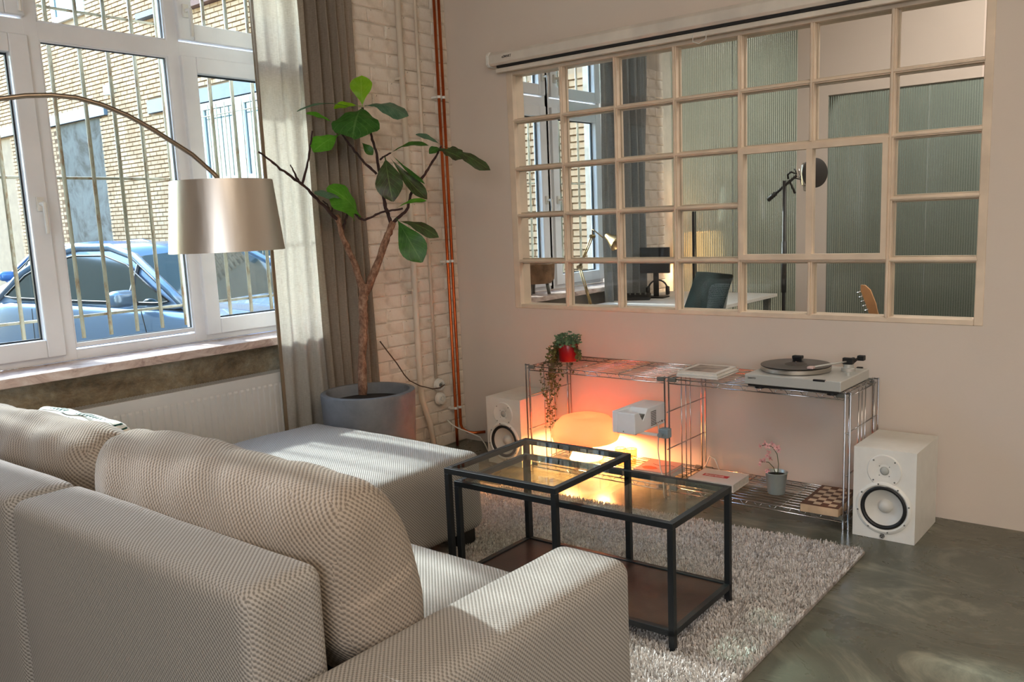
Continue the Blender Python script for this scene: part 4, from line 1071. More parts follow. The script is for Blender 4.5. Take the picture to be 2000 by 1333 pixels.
G().box((1.622, -.437, .315), (1.672, -.392, .362)).build('jaw', MCL, cl, bevel=.005)
G().tube([(1.647, -.44, .338), (1.647, -.465, .338)], .006, 10).lathe([(.012, 0), (.012, .012), (0, .012)], (1.647, -.458, .338), 12, 'y').build('tightening_knob', MCL, cl, smooth=40)
G().box((1.50, -.418, .316), (1.628, -.402, .3275)).build('support_arm', MPROJ, cl, bevel=.002)
cd_ = G().tube([(1.527, -.285, .345), (1.545, -.30, .335), (1.55, -.31, .29), (1.57, -.35, .22), (1.61, -.40, .15), (1.64, -.43, .12), (1.645, -.432, .06), (1.64, -.42, .01)], .003, 6).build('power_cord', MWHITE, None, smooth=True)
tag(cd_, 'white cable hanging from the projector down the middle rack post', 'cord')
cd_ = G().tube([(1.76, -.06, .078), (1.73, -.05, .13), (1.70, -.045, .14), (1.68, -.05, .09), (1.67, -.055, .079)], .0035, 6).build('power_cord', MWHITE, None, smooth=True)
tag(cd_, 'short white cable loop at the back of the lower shelf', 'cord')

# ================================================================== ARC LAMP
SX, SY = .850, -2.20
al = thing('arc_lamp', 'arc floor lamp with a brushed metal drum shade hanging over the sofa', 'lamp', (SX, SY, 0))
zt, zb = 1.571, 1.318
sb = Matrix.Rotation(R(-1.5), 4, 'Y')
G().lathe([(.178, zt), (.203, zb), (.2005, zb), (.1755, zt)], (SX, SY, 0), 72, closed=True).build('shade', MALU, al, smooth=40)
G().lathe([(.010, zt - .02), (.176, zt - .012), (.176, zt - .009), (.010, zt - .015)], (SX, SY, 0), 48, closed=True).build('shade_plate', MALU, al, smooth=40)
G().lathe([(0, zt - .07), (.022, zt - .07), (.022, zt - .015), (0, zt - .015)], (SX, SY, 0), 20).build('bulb_holder', MCLAMP, al, smooth=40)
G().lathe([(0, zt - .17), (.02, zt - .165), (.03, zt - .14), (.025, zt - .1), (.014, zt - .07), (0, zt - .07)], (SX, SY, 0), 24).build('bulb', plain('frosted_bulb', (226, 224, 216), .5), al, smooth=True)
top = Vector((SX, SY, zt - .012)); nd = Vector((-.30, -1, 0)).normalized(); pn = Vector((-nd.y, nd.x, 0))
arc = [top]
for q in ((418, 340), (375, 302), (300, 254), (250, 226), (200, 205), (150, 191), (100, 186), (50, 187), (0, 193)):
    u_ = FW + RT * ((q[0] - CXP) / FPX) - UP * ((q[1] - CYP) / FPX)
    t = (top - CAM).dot(pn) / u_.dot(pn); arc.append(CAM + u_ * t)
e0, e1 = arc[-2], arc[-1]; dv = (e1 - e0)
hd = Vector((dv.x, dv.y, 0)).normalized(); sl = dv.z / Vector((dv.x, dv.y, 0)).length
cur = e1.copy(); ang = math.atan(sl)
for k in range(14):
    ang -= .10; cur = cur + (hd * math.cos(ang) + Vector((0, 0, 1)) * math.sin(ang)) * .12; arc.append(cur.copy())
    if cur.z < .9: break
bp_ = arc[-1]; arc.append(Vector((bp_.x + hd.x * .02, bp_.y + hd.y * .02, .06)))
G().tube(arc, .0085, 10).build('arm', MBRONZE, al, smooth=True)
G().lathe([(0, 0), (.17, 0), (.17, .055), (.165, .06), (0, .06)], (arc[-1].x, arc[-1].y, 0), 40).build('base', MALU, al, smooth=40)

# ================================================================== STUDIO (behind the grid window)
MFL = M('fluted_glass', (226, 234, 226), .12); MFL.b.inputs['Transmission Weight'].default_value = 1; MFL.b.inputs['IOR'].default_value = 1.42; MFL.b.inputs['Roughness'].default_value = .14; _x = MFL.n('ShaderNodeSeparateXYZ'); MFL.l(MFL.coord(), _x.inputs[0])
MFL.base(MFL.ramp(MFL.math('ADD', MFL.math('MULTIPLY', MFL.math('SINE', MFL.math('MULTIPLY', _x.outputs[0], 2 * PI / .016)), .5), .5), [(.25, (176, 190, 184)), (.75, (238, 244, 240))])); MFLM = MFL.m  # light and dark stripes painted in as rib shading
def fluted(x0, x1, z0, z1, lab):
    p_ = .016; n = int((x1 - x0) / p_ * 8); vs = []
    for z in (z0, z1):
        for i in range(n + 1):
            x = x0 + (x1 - x0) * i / n; vs.append((x, YP - .010 - .006 * abs(math.sin(PI * (x - x0) / p_)), z))
        vs.append((x1, YP, z)); vs.append((x0, YP, z))
    k = n + 3; fs = [(i, (i + 1) % k, k + (i + 1) % k, k + i) for i in range(k)]
    o = G().add(vs, fs); me = bpy.data.meshes.new('fluted_pane'); me.from_pydata(o.v, [], o.f); me.materials.append(MFLM)
    ob = bpy.data.objects.new('fluted_pane', me); COL.objects.link(ob); return ob
fw_ = thing('window_4', 'fluted green glass partition at the back of the studio', None, (.9, YP, 0)); fw_['kind'] = 'structure'
for (a, b, c_, d_) in ((.03, .58, .1, 2.9), (.585, 1.112, .1, 2.9), (1.352, 2.05, .1, 2.205), (2.055, 2.75, .1, 2.205), (2.755, 3.4, .1, 2.205)):
    o = fluted(a, b, c_, d_, ''); o.parent = fw_; o.matrix_parent_inverse = WM[fw_.name].inverted()
g = G(); 
for x in (.22,): g.box((x, YP - .02, 0), (x + .018, YP + .01, 1.40))
g.box((.0, YP - .02, 0), (3.45, YP + .02, .10)); g.build('dark_post', MSTEELB, fw_)
wb_ = G().box((1.115, YP - .02, 0), (1.35, YP + .1, ZC)).box((1.35, YP - .02, 2.21), (XR, YP + .1, ZC)).box((-.04, YP - .02, 2.9), (1.115, YP + .1, ZC)).box((3.4, YP - .02, 0), (XR, YP + .1, 2.21))
struct(wb_.build('wall_front', MW), 'beige studio back wall around the fluted glass')
struct(G().box((-.5, 4.7, 0), (XR + .1, 4.8, ZC)).build('wall_front', plain('hall_wall', (158, 152, 142), .9)), 'grey green hall wall behind the fluted glass')
struct(G().box((3.9, .12, 0), (4.0, YP - .02, ZC)).build('wall_right', MW), 'studio side wall')
# warm lamp behind fluted glass
fl = thing('floor_lamp', 'warm glowing lamp blurred behind the fluted glass at the back of the studio', 'lamp', (.10, 2.87, 0))
G().lathe([(.10, 1.0), (.075, 1.22), (.073, 1.22), (.098, 1.0)], (.10, 2.87, 0), 32, closed=True).build('shade', glow('warm_shade', (255, 196, 132), 1.3, (240, 210, 170)), fl, smooth=40)
G().tube([(.10, 2.87, 0), (.10, 2.87, 1.2)], .01, 8).lathe([(0, 0), (.12, 0), (.12, .02), (0, .02)], (.10, 2.87, 0), 24).build('stand', MSTEELB, fl)
l = light('warm_bulb', 'POINT', (.10, 2.87, 1.08), 34, (1, .74, .48), radius=.05); l.parent = fl; l.matrix_parent_inverse = WM[fl.name].inverted()
struct(G().box((-.035, 3.0, 0), (.9, 3.9, .02)).build('trim', MW), 'pale plinth under the lamp in the hall')
# desk
dk = thing('desk', 'white desk in the studio under the grid window', 'desk', (.75, 1.8, 0))
G().box((.06, 1.02, .715), (1.02, 2.5, .74)).build('desktop', MWHITE, dk, bevel=.003)
for (x, y) in ((.1, 1.06), (.96, 1.06), (.1, 2.44), (.96, 2.44)): G().box((x - .02, y - .02, 0), (x + .02, y + .02, .715)).build('leg', MCLAMP, dk)
# swing arm lamp
y0 = 1.18; b_ = at(1155, 594, y=y0); e_ = at(1132, 522, y=y0); t_ = at(1157, 462, y=y0); h_ = at(1200, 468, y=y0)
sl_ = thing('desk_lamp', 'brass swing-arm lamp standing on the studio desk', 'lamp', (b_.x, y0, .74))
G().lathe([(0, .74), (.05, .74), (.05, .755), (.012, .765), (.012, b_.z), (0, b_.z)], (b_.x, y0, 0), 24).build('base', MBRONZE, sl_, smooth=40)
MBRS = plain('aged_brass', (156, 132, 92), .3, 1.0)
for (a, b) in ((Vector((b_.x, y0, .75)), e_), (e_, t_)):
    for dy in (-.012, .012): G().tube([a + Vector((0, dy, 0)), b + Vector((0, dy, 0))], .0045, 8).build('arm', MBRS, sl_, smooth=True)
    G().tube([a.lerp(b, .05), a.lerp(b, .5)], .008, 8).build('spring', MBRS, sl_, smooth=True)
for q in (e_, t_): G().lathe([(.014, -.02), (.014, .02)], q, 12, 'y').build('joint', MBRS, sl_, smooth=40)
G().tube([t_, t_ + Vector((.0, 0, .05)), t_ + Vector((.02, 0, .04)), t_.lerp(h_, .5)], .004, 6).build('neck', MBRS, sl_, smooth=True)
hd_ = h_ - t_; ax = Vector((.85, 0, -.55)).normalized()
g = G().lathe([(.012, -.06), (.022, -.05), (.028, -.02), (.055, .03), (.062, .05), (.059, .05), (.05, .028), (0, .0)], (0, 0, 0), 28)
rot = ax.to_track_quat('Z', 'Y').to_matrix().to_4x4(); g.v = [tuple(h_ - Vector((.02, 0, 0)) + rot @ Vector(v)) for v in g.v]; g.build('lamp_head', MBRS, sl_, smooth=40)
# monitors
def monitor(lab, a, b, y, yaw, col):
    p0 = at(*a, y=y); p1 = at(*b, y=y); w = p1.x - p0.x; h = p0.z - p1.z
    t = thing('monitor', lab, 'monitor', (p0.x + w / 2, y, .74), yaw, local=True); zz = p1.z - .74
    G().box((-w / 2, -.012, zz), (w / 2, .014, zz + h)).build('screen', col, t, bevel=.003)
    G().box((-.02, .014, .01), (.02, .03, zz + h / 2)).build('stand', MBLACK, t); G().box((-.09, -.06, 0), (.09, .08, .01)).build('foot', MBLACK, t, bevel=.003)
monitor('dark computer monitor turned away on the studio desk', (1252, 484), (1306, 534), 1.95, R(8), MBLACK)
monitor('slate grey monitor nearer the window on the studio desk', (1212, 484), (1254, 534), 2.10, R(-10), plain('slate_shell', (70, 86, 92), .5))
# desk clutter
kx = at(1245, 583, z=.75)
t = thing('audio_mixer', 'small black audio mixer lying on the studio desk', 'mixer', (kx.x, kx.y, .74), R(25), local=True)
G().prism([(-.07, 0), (.07, 0), (.07, .045), (-.07, .025)], 'x', -.10, .10).build('body', MBLACK, t, bevel=.003)
for i in range(4): G().lathe([(.008, .03), (.007, .052), (0, .052)], (-.06 + .04 * i, .02, 0), 10).build('knob', MCLAMP, t, smooth=40)
kx = at(1285, 575, z=.75)
t = thing('headphones', 'black headphones lying on the studio desk beside the mixer', 'headphones', (kx.x, kx.y, .74), R(30), local=True)
G().tube([(-.075 * math.cos(a), 0.0, .05 + .075 * math.sin(a)) for a in np.linspace(0, PI, 14)], .007, 8).build('headband', MBLACK, t, smooth=True)
for s in (-1, 1): G().lathe([(.036, -.016), (.038, 0), (.03, .016), (0, .016)], (s * .078, 0, .04), 20, 'x').build('ear_cup', MBLACK, t, smooth=True)
# planter on the studio sill
pb = at(1040, 520, y=.98); px_ = -.15
t = thing('basket_planter', 'brown felt planter on short legs in the studio window', 'planter', (px_, .93, .85))
G().lathe([(0, .93), (.10, .93), (.125, .96), (.132, 1.07), (.126, 1.07), (.118, .97), (0, .95)], (px_, .95, 0), 36).build('basket', plain('brown_felt', (134, 104, 78), .95, nb=.8, ns=120, vary=.25), t, smooth=40)
for k in range(3):
    a = 2 * PI * k / 3 + .5; G().tube([(px_ + .07 * math.cos(a), .95 + .07 * math.sin(a), .94), (px_ + .085 * math.cos(a), .95 + .085 * math.sin(a), .85)], .012, 8).build('leg', MCLAMP, t, smooth=True)
# office chair
cz = at(1405, 600, y=1.0)
t = thing('office_chair', 'black mesh-back office chair beside the studio desk', 'chair', (1.06, .72, 0), R(-32), local=True)
MMESH = plain('chair_mesh', (22, 30, 28), .95, spec=.08, nb=.5, ns=160, vary=.3)
bk = rbox((.42, .025, .46), .012, 8); ry = Matrix.Rotation(R(-22), 4, 'X')
g = bk; g.v = [tuple(Vector((0, .22, .80)) + ry @ Vector((v[0] * (1 - .12 * v[2]), v[1] + .25 * v[0] ** 2, v[2]))) for v in g.v]
g.build('backrest', MMESH, t, smooth=True)
for s in (-1, 1): G().tube([Vector((s * .05, .20, .47)), Vector((s * .07, .30, .60)), Vector((s * .08, .37, .98))], .011, 8).build('back_frame', MCLAMP, t, smooth=True)
placed(rbox((.46, .44, .07), .03, 6), 'seat', MMESH, t, (0, 0, .47))
G().tube([(0, 0, .08), (0, 0, .44)], .025, 12).build('column', MBLACK, t, smooth=True)
for k in range(5):
    a = 2 * PI * k / 5; e = Vector((.28 * math.cos(a), .28 * math.sin(a), .07)); l_ = G().tube([(0, 0, .1), e], .018, 8).build('base_leg', MBLACK, t, smooth=True)
    G().lathe([(.028, -.018), (.028, .018)], (e.x, e.y, .028), 14, 'x').build('caster', MBLACK, l_, smooth=40)
for s in (-1, 1):
    G().tube([(s * .20, .05, .46), (s * .27, .05, .50), (s * .27, .05, .66)], .012, 8).build('arm_post', MBLACK, t, smooth=True); G().box((s * .27 - .035, -.10, .66), (s * .27 + .035, .14, .685)).build('armrest', MBLACK, t, bevel=.01)
# microphone stand
ym = .95; b0 = at(1532, 360, y=ym); 
t = thing('microphone_stand', 'black boom microphone stand in the studio behind the casement', 'microphone stand', (b0.x, ym, 0))
G().tube([(b0.x, ym, .02), (b0.x, ym, b0.z + .02)], .011, 10).tube([(b0.x, ym, .9), (b0.x, ym, 1.2)], .015, 10).build('pole', MBLACK, t, smooth=True)
bm0 = at(1500, 391, y=ym); bm1 = at(1556, 343, y=ym)
G().tube([bm0, bm1], .008, 8).tube([bm0, bm0.lerp(bm1, .28)], .014, 10).build('boom', MBLACK, t, smooth=True)
for k in range(3):
    a = 2 * PI * k / 3; G().tube([(b0.x, ym, .25), (b0.x + .3 * math.cos(a), ym + .3 * math.sin(a), .01)], .009, 8).build('leg', MBLACK, t, smooth=True)
G().tube([at(1541, 352, y=ym), at(1553, 378, y=ym)], .007, 8).build('locking_lever', MBLACK, t, smooth=True)
cm = at(1550, 338, y=ym - .01)
G().tube([at(1540, 350, y=ym), at(1538, 342, y=ym), at(1545, 336, y=ym), at(1556, 340, y=ym), at(1552, 330, y=ym)], .006, 8).build('cable_loop', MBLACK, t, smooth=True)
mc = at(1573, 348, y=ym)
t = thing('microphone', 'silver condenser microphone in a cradle on the boom stand', 'microphone', (mc.x, ym, mc.z))
G().lathe([(0, -.075), (.010, -.07), (.013, -.045), (.022, -.04), (.024, .02), (.024, .07), (.015, .085), (0, .09)], (mc.x, ym, mc.z), 24).build('body', MALU, t, smooth=50)
G().tube([at(1560, 330, y=ym), at(1562, 345, y=ym), at(1566, 362, y=ym)], .004, 6).tube([at(1560, 345, y=ym), at(1572, 347, y=ym)], .006, 6).build('cradle', MCHROME, t, smooth=True)
pf = at(1590, 338, y=ym - .10)
t = thing('pop_filter', 'round black pop filter beside the silver microphone', 'pop filter', tuple(pf))
g = G().lathe([(0, 0), (.078, 0), (.082, .004), (.082, .010), (.078, .012), (0, .012)], (0, 0, 0), 32, 'y'); rm = Matrix.Rotation(R(55), 4, 'Z'); g.v = [tuple(pf + rm @ Vector(v)) for v in g.v]
g.build('screen', MBLACK, t, smooth=40); G().tube([pf, at(1570, 352, y=ym), at(1552, 348, y=ym)], .004, 6).build('gooseneck', MBLACK, t, smooth=True)
# guitar
yg = .75; g0 = at(1683, 560, y=yg); g1 = at(1708, 618, y=yg)
t = thing('guitar', 'electric guitar with a maple headstock leaning in the studio', 'guitar', (g1.x, yg, 0))
ax = (g0 - g1).normalized(); sx = ax.cross(Vector((0, 1, 0))).normalized(); MMAP = plain('maple', (204, 150, 100), .4, nb=.05, vary=.12)
def gp(a, b, y=0): return g1 + ax * a + sx * b + Vector((0, y, 0))
L = (g0 - g1).length
poly = [(-.02, -.022), (.02, -.026), (.06, -.034), (L * .8, -.036), (L, -.02), (L + .01, .0), (L - .02, .012), (L * .6, .014), (.05, .018), (.0, .022)]
n = len(poly); vs = [gp(a, b, -.007) for a, b in poly] + [gp(a, b, .007) for a, b in poly]
G().add(vs, [tuple(range(n)), tuple(range(n, 2 * n))[::-1]] + [(i, (i + 1) % n, n + (i + 1) % n, n + i) for i in range(n)]).build('headstock', MMAP, t, bevel=.002)
for k in range(6): G().tube([gp(.02 + k * L * .15, .012, -.012), gp(.02 + k * L * .15, .034, -.012)], .0045, 8).build('tuning_peg', MCHROME, t, smooth=True)
end = Vector((g1.x + .22, yg + .10, .46))
G().tube([g1, end], .02, 10).build('neck', MMAP, t, smooth=True)
dn = (end - g1).normalized(); bq = dn.to_track_quat('Z', 'Y').to_matrix().to_4x4()
out = []
for k in range(40):
    a = 2 * PI * k / 40; r_ = .16 + .035 * math.cos(2 * a) + .02 * math.cos(3 * a); out.append((r_ * math.cos(a) * 1.15, r_ * math.sin(a)))
g = G(); g.prism([(b, a) for a, b in out], 'y', -.022, .022); mw = Matrix.Translation(end + dn * .27) @ bq; g.v = [tuple(mw @ Vector(v)) for v in g.v]
g.build('body', plain('cream_guitar_body', (206, 196, 170), .25), t, bevel=.006)

# ================================================================== OUTSIDE: courtyard
MST = plain('courtyard_paving', (78, 75, 70), .85, nb=.3, ns=14, vary=.18)
ST = -.12
struct(G().box((-26, -14, ST - .1), (-.56, 3.25, ST)).build('floor', MST), 'pale courtyard paving outside')
YF = 3.2
ob = thing('courtyard_building', 'unseen plain rendered building closing the courtyard opposite the brick facade', 'building', (-13, -13, ST))  # out of view, added to keep bright sky out of the car's reflections
G().box((-26, -13.6, ST), (-.56, -13, 10)).build('wall', plain('courtyard_render', (132, 124, 112), .9), ob)
MBRK = M('yellow_brick', (214, 184, 140), .85, spec=.2)
MBRK.base(MBRK.ramp(MBRK.noise(2.2, 3, .8), [(.3, (168, 136, 104)), (.5, (186, 156, 124)), (.7, (196, 172, 144))])); MBRK.bump(MBRK.noise(30, 4), .25, .01); MBRK = MBRK.m
MMORT = plain('grey_mortar', (166, 142, 116), .9)
MLINT = plain('blue_grey_steel', (88, 104, 120), .5, .1, vary=.05)
fb = thing('brick_facade', 'yellow brick courtyard building across from the window', 'building', (-10, YF, 0))
G().box((-26, YF + .03, ST), (-.62, YF + .5, 9)).build('wall', MMORT, fb)
# openings (x0,x1,z0,z1) where no bricks go
OP = [(-12.40, -10.80, ST, 3.28), (-13.99, -10.54, 3.33, 3.52), (-9.2, -5.2, 3.21, 3.41), (-7.86, -5.9, .9, 3.21), (-12.0, -10.9, 4.95, 7), (-8.0, -5.6, 4.56, 7), (-20, -14.37, ST, 3.33), (-20, -14.0, 3.33, 3.52)]
BL, BH = .196, .066
def blocked(x0, x1, z0, z1):
    for (a, b, c_, d_) in OP:
        if x0 < b - .02 and x1 > a + .02 and z0 < d_ - .01 and z1 > c_ + .01: return True
    return False
def fbrick(L):
    j = .005; x0, x1, z0, z1 = -L / 2 + j, L / 2 - j, -BH / 2 + .0045, BH / 2 - .0045; y0 = 0; y1 = .035; b = .004
    vs = [(x0 + b, y0, z0 + b), (x1 - b, y0, z0 + b), (x1 - b, y0, z1 - b), (x0 + b, y0, z1 - b), (x0, y1, z0), (x1, y1, z0), (x1, y1, z1), (x0, y1, z1)]
    return vs, [(0, 1, 2, 3), (0, 4, 5, 1), (1, 5, 6, 2), (2, 6, 7, 3), (3, 7, 4, 0)]
bmes = []
for k in range(4):
    vs, fs = fbrick(BL); me = bpy.data.meshes.new('brick'); me.from_pydata(vs, [], fs); me.materials.append(MBRK); bmes.append(me)
rows = []; 
zone = [(-2.4, -.75, .55, 2.75), (-15.2, -5.4, .9, 5.6)]
for (za, zb, zc, zd) in zone:
    r_ = int((zc - ST) / BH)
    while ST + r_ * BH < zd:
        z = ST + (r_ + .5) * BH; x = -26 + (r_ % 2) * BL / 2
        x += math.ceil((za - x) / BL) * BL
        while x < zb:
            if not blocked(x - BL / 2, x + BL / 2, z - BH / 2, z + BH / 2): rows.append((x, z))
            elif not blocked(x - BL / 2, x - .01, z - BH / 2, z + BH / 2): rows.append((x - BL / 4 , z, 1))
            elif not blocked(x + .01, x + BL / 2, z - BH / 2, z + BH / 2): rows.append((x + BL / 4 , z, 1))
            x += BL
        r_ += 1
rows.sort(key=lambda t: (Vector((t[0], YF, t[1])) - CAM).length)
GS = G(); cnt = 0
for t in rows:
    if cnt < 300 and len(t) == 2:
        o = bpy.data.objects.new('brick', bmes[cnt % 4]); COL.objects.link(o); o.parent = fb; o.matrix_parent_inverse = WM[fb.name].inverted()
        o.location = (t[0], YF - .004 + random.uniform(-.004, .004), t[1]); cnt += 1
    else:
        vs, fs = fbrick(BL if len(t) == 2 else BL / 2); dy = random.uniform(-.004, .004); GS.add([(v[0] + t[0], v[1] + YF - .004 + dy, v[2] + t[1]) for v in vs], fs)
GS.build('brickwork', MBRK, fb)['kind'] = 'stuff'
G().box((-13.99, YF - .05, 3.34), (-10.54, YF + .05, 3.515)).build('lintel', MLINT, fb)
G().box((-9.2, YF - .05, 3.215), (-5.2, YF + .05, 3.405)).build('lintel', MLINT, fb)
G().box((-20, YF - .05, 3.34), (-14.02, YF + .05, 3.515)).build('lintel', MLINT, fb)
ml = M('patched_render', (150, 150, 144), .9); ml.base(ml.ramp(ml.noise(1.6, 6, .7, 1), [(.38, (66, 62, 54)), (.5, (92, 92, 88)), (.7, (112, 114, 110))])); ml.bump(ml.noise(5, 5), .4, .02)
G().box((-12.4, YF + .012, ST), (-10.8, YF + .06, 3.33)).build('infill_panel', ml.m, fb)
G().box((-14.0, YF - .0, ST), (-12.4, YF + .06, 3.33)).build('brown_pier', plain('brown_brick', (120, 88, 60), .9, nb=.4, ns=20, vary=.2), fb)
G().box((-10.42, YF - .09, 3.62), (-10.27, YF, 3.78)).build('security_camera', MWHITE, fb, bevel=.02)
def fwin(x0, x1, z0, z1, nx, zs, bars=False):
    w = G(); f = .09; yy = YF - .03
    w.box((x0, yy, z0), (x0 + f, yy + .08, z1)).box((x1 - f, yy, z0), (x1, yy + .08, z1)).box((x0 + f, yy, z0), (x1 - f, yy + .08, z0 + f)).box((x0 + f, yy, z1 - f), (x1 - f, yy + .08, z1))
    xs = [x0 + (x1 - x0) * i / nx for i in range(nx + 1)]
    for x in xs[1:-1]: w.box((x - .09, yy + .002, z0 + f), (x + .09, yy + .078, z1 - f))
    if zs: w.box((x0 + f, yy + .006, zs - .09), (x1 - f, yy + .075, zs + .09))
    o = w.build('window', MPVC, fb)
    zz = [z0] + ([zs] if zs else []) + [z1]
    for i in range(nx):
        for j in range(len(zz) - 1): G().box((xs[i] + .09, yy + .03, zz[j] + .09), (xs[i + 1] - .09, yy + .035, zz[j + 1] - .09)).build('pane', MFPANE, o)
    return o
MFPANE = plain('far_window_glass', (70, 88, 90), .08, spec=.8)
fwin(-7.84, -4.9, .95, 3.2, 3, 2.07); fwin(-12.0, -10.92, 4.97, 6.8, 1, None); fwin(-8.0, -5.6, 4.62, 6.8, 2, None);
G().box((-8.1, YF - .10, 4.50), (-5.5, YF + .1, 4.58)).build('sill', plain('red_sill', (110, 70, 58), .7), fb)
G().box((-9.15, YF - .12, 4.56), (-8.4, YF + .1, 4.64)).build('sill', MLINT, fb)
fg = thing('window_grille', 'thin white grille in front of the far courtyard window', 'grille', (-6.8, YF - .1, .9))
for i in range(15): G().tube([(-7.9 + .2 * i, YF - .1, .8), (-7.9 + .2 * i, YF - .1, 3.15)], .008, 6).build('bar', MBAR, fg)
for z in (1.2, 2.0, 3.0): G().tube([(-7.9, YF - .1, z), (-5.0, YF - .1, z)], .008, 6).build('rail', MBAR, fg)

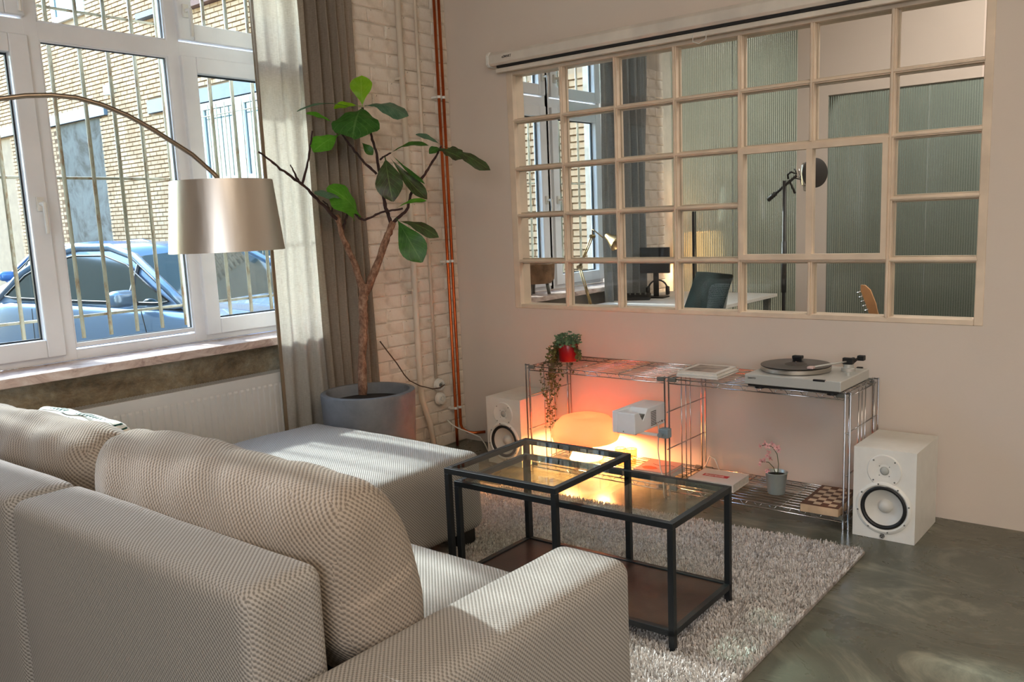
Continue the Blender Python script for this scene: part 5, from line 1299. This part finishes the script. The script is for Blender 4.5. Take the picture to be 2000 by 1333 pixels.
# ------------------------------------------------------------------ cars
MCAR = M('silver_blue_paint', (92, 114, 136), .24, .5); MCAR.b.inputs['Coat Weight'].default_value = .8; MCAR.b.inputs['Coat Roughness'].default_value = .04; MCAR = MCAR.m
MCARG = M('car_glass', (26, 40, 40), .05, spec=.6); MCARG.b.inputs['Coat Weight'].default_value = .2; MCARG = MCARG.m
MTYRE = plain('tyre', (30, 30, 32), .8); MRIM = plain('wheel_rim', (160, 164, 168), .3, .8)
def car(lab, origin, yaw, paint, roofm):
    t = thing('car', lab, 'car', origin, yaw, local=True)
    # x forward, y left; x=0 rear axle; half width .84
    def ring(x, zlo, zsh, ztop, hw, top_hw):
        return [(x, -hw * .93, zlo), (x, -hw, zlo + .12), (x, -hw * 1.0, (zlo + zsh) / 2 + .05), (x, -hw * .955, zsh - .04), (x, -hw * .88, zsh), (x, -top_hw * .6, ztop), (x, 0, ztop + .015),
                (x, top_hw * .6, ztop), (x, hw * .88, zsh), (x, hw * .955, zsh - .04), (x, hw * 1.0, (zlo + zsh) / 2 + .05), (x, hw, zlo + .12), (x, hw * .93, zlo)]
    st = [(-.78, .34, .74, .80, .70, .6), (-.70, .26, .92, .98, .78, .7), (-.35, .22, 1.0, 1.04, .83, .75), (.2, .2, 1.0, 1.03, .845, .78), (.9, .18, .985, 1.0, .85, .78), (1.6, .18, .965, .98, .85, .78), (2.0, .19, .95, .985, .845, .78), (2.4, .2, .90, .96, .84, .74), (2.8, .22, .82, .87, .81, .7), (3.1, .24, .70, .74, .75, .62), (3.2, .3, .56, .58, .66, .5)]
    g = G(); vs = []; 
    for s in st: vs += ring(*s)
    n = 13; fs = []
    for i in range(len(st) - 1):
        for k in range(n): fs.append((i * n + k, i * n + (k + 1) % n, (i + 1) * n + (k + 1) % n, (i + 1) * n + k))
    fs.append(tuple(range(n))); fs.append(tuple((len(st) - 1) * n + k for k in range(n))); g.add(vs, fs)
    bd = g.build('body', paint, t, smooth=True); sb_ = bd.modifiers.new('s', 'SUBSURF'); sb_.levels = 2; sb_.render_levels = 2
    # greenhouse : side outline lofted inwards
    out = [(-.22, 1.0), (.02, 1.22), (.30, 1.36), (.70, 1.425), (1.10, 1.42), (1.42, 1.34), (1.74, 1.17), (2.14, .955)]
    vs = []; 
    for sgn in (-1, 1):
        for (x, z) in out:
            vs.append((x, sgn * (.78 - (z - .95) * .42), z)); 
    m = len(out); mid = [(x, 0, z + .03) for x, z in out]; vs2 = vs[:m] + mid + vs[m:]
    fs = [(i, i + 1, m + i + 1, m + i) for i in range(m - 1)] + [(m + i, m + i + 1, 2 * m + i + 1, 2 * m + i) for i in range(m - 1)]
    # roof panels for the middle segments, glass at both ends
    roof = G().add(vs2, [f for i, f in enumerate(fs) if 1 <= (i % (m - 1)) <= 4]).build('roof', roofm, t, smooth=True); sm = roof.modifiers.new('t', 'SOLIDIFY'); sm.thickness = .03
    G().add(vs2, [f for i, f in enumerate(fs) if (i % (m - 1)) in (5, 6)]).build('windscreen', MCARG, t, smooth=True)
    G().add(vs2, [f for i, f in enumerate(fs) if (i % (m - 1)) == 0]).build('rear_window', MCARG, t, smooth=True)
    for sgn in (-1, 1):
        a = [(x, sgn * (.783 - (z - .95) * .42), z) for x, z in out]
        inner = [(-.10, 1.03), (.10, 1.20), (.34, 1.305), (.70, 1.36), (1.08, 1.355), (1.38, 1.28), (1.68, 1.125), (1.96, 1.0), (1.80, .985), (.9, .995), (.0, 1.015)]
        b = [(x, sgn * (.800 - (z - .95) * .42), z) for x, z in inner]
        k = len(b); G().add(b, [tuple(range(k))]).build('side_window', MCARG, t)
        tr = [(x, sgn * (.803 - (z - .95) * .42), z) for x, z in inner]; G().tube(tr + [tr[0]], .008, 6).build('window_seal', MBLACK, t, smooth=True)
        # painted pillars and surround between roof edge and glass
        G().tube([(x, sgn * (.775 - (z - .95) * .42), z) for x, z in out], .035, 8).build('roof_rail', paint, t, smooth=True)
        k = len(a); G().add([(x, y - sgn * .006, z) for x, y, z in a] + [(2.0, sgn * .77, .94), (-.2, sgn * .77, .94)], [tuple(range(k + 2))]).build('side_panel', paint, t)
        mr = placed(rbox((.13, .20, .13), .05, 4), 'wing_mirror', paint, t, (1.62, sgn * .93, 1.03)); G().box((1.60, sgn * .80 - .03, .97), (1.68, sgn * .88 + .03, 1.0)).build('mirror_arm', MBLACK, mr)
        G().tube([(1.52, sgn * .79, 1.0), (1.50, sgn * .64, 1.29)], .018, 6).build('window_post', MBLACK, t)
        G().box((.52, sgn * .852 - .012, .80), (.70, sgn * .852 + .012, .83)).build('door_handle', paint, t, bevel=.008)
        g = G(); g.tube([(1.72, sgn * .848, .93), (1.78, sgn * .856, .7), (1.74, sgn * .852, .35), (.5, sgn * .852, .33), (.36, sgn * .85, .5), (.36, sgn * .84, .93)], .004, 4); g.build('door_gap', MBLACK, t)
    for x in (0, 2.45):
        for sgn in (-1, 1):
            w = G().lathe([(.19, -.10), (.27, -.105), (.305, -.08), (.31, 0), (.305, .08), (.27, .105), (.19, .10)], (x, sgn * .76, .31), 32, 'y').build('wheel', MTYRE, t, smooth=40)
            rm_ = G().lathe([(0, -.085), (.05, -.088), (.06, -.07), (.19, -.075), (.19, .075), (0, .085)], (x, sgn * .77, .31), 32, 'y').build('rim', MRIM, w, smooth=30)
            for k in range(7):
                a_ = 2 * PI * k / 7; G().tube([(x + .04 * math.cos(a_), sgn * .87, .31 + .04 * math.sin(a_)), (x + .18 * math.cos(a_), sgn * .86, .31 + .18 * math.sin(a_))], .016, 6).build('spoke', MRIM, w, smooth=True)
            G().lathe([(.32, -.05), (.37, -.055), (.37, .02), (.32, .02)], (x, sgn * .80, .31), 32, 'y', closed=True).build('wheel_arch', MBLACK, t, smooth=40)
    for sgn in (-1, 1): placed(rbox((.22, .2, .13), .05, 4), 'headlight', MCARG, t, (2.98, sgn * .58, .70))
    return t
yawc = math.atan2(.41, 2.1)
car('silver-blue coupe parked outside right behind the window grille', (-4.5 - .84 * math.sin(yawc), -.96 + .84 * math.cos(yawc), ST), yawc, MCAR, MCAR)
MCAR2 = M('blue_paint', (70, 110, 160), .25, .3).m
car('blue car standing farther back in the courtyard by the brick facade', (-7.6, 1.75, ST), math.atan2(.05, -1), MCAR2, MCAR2)
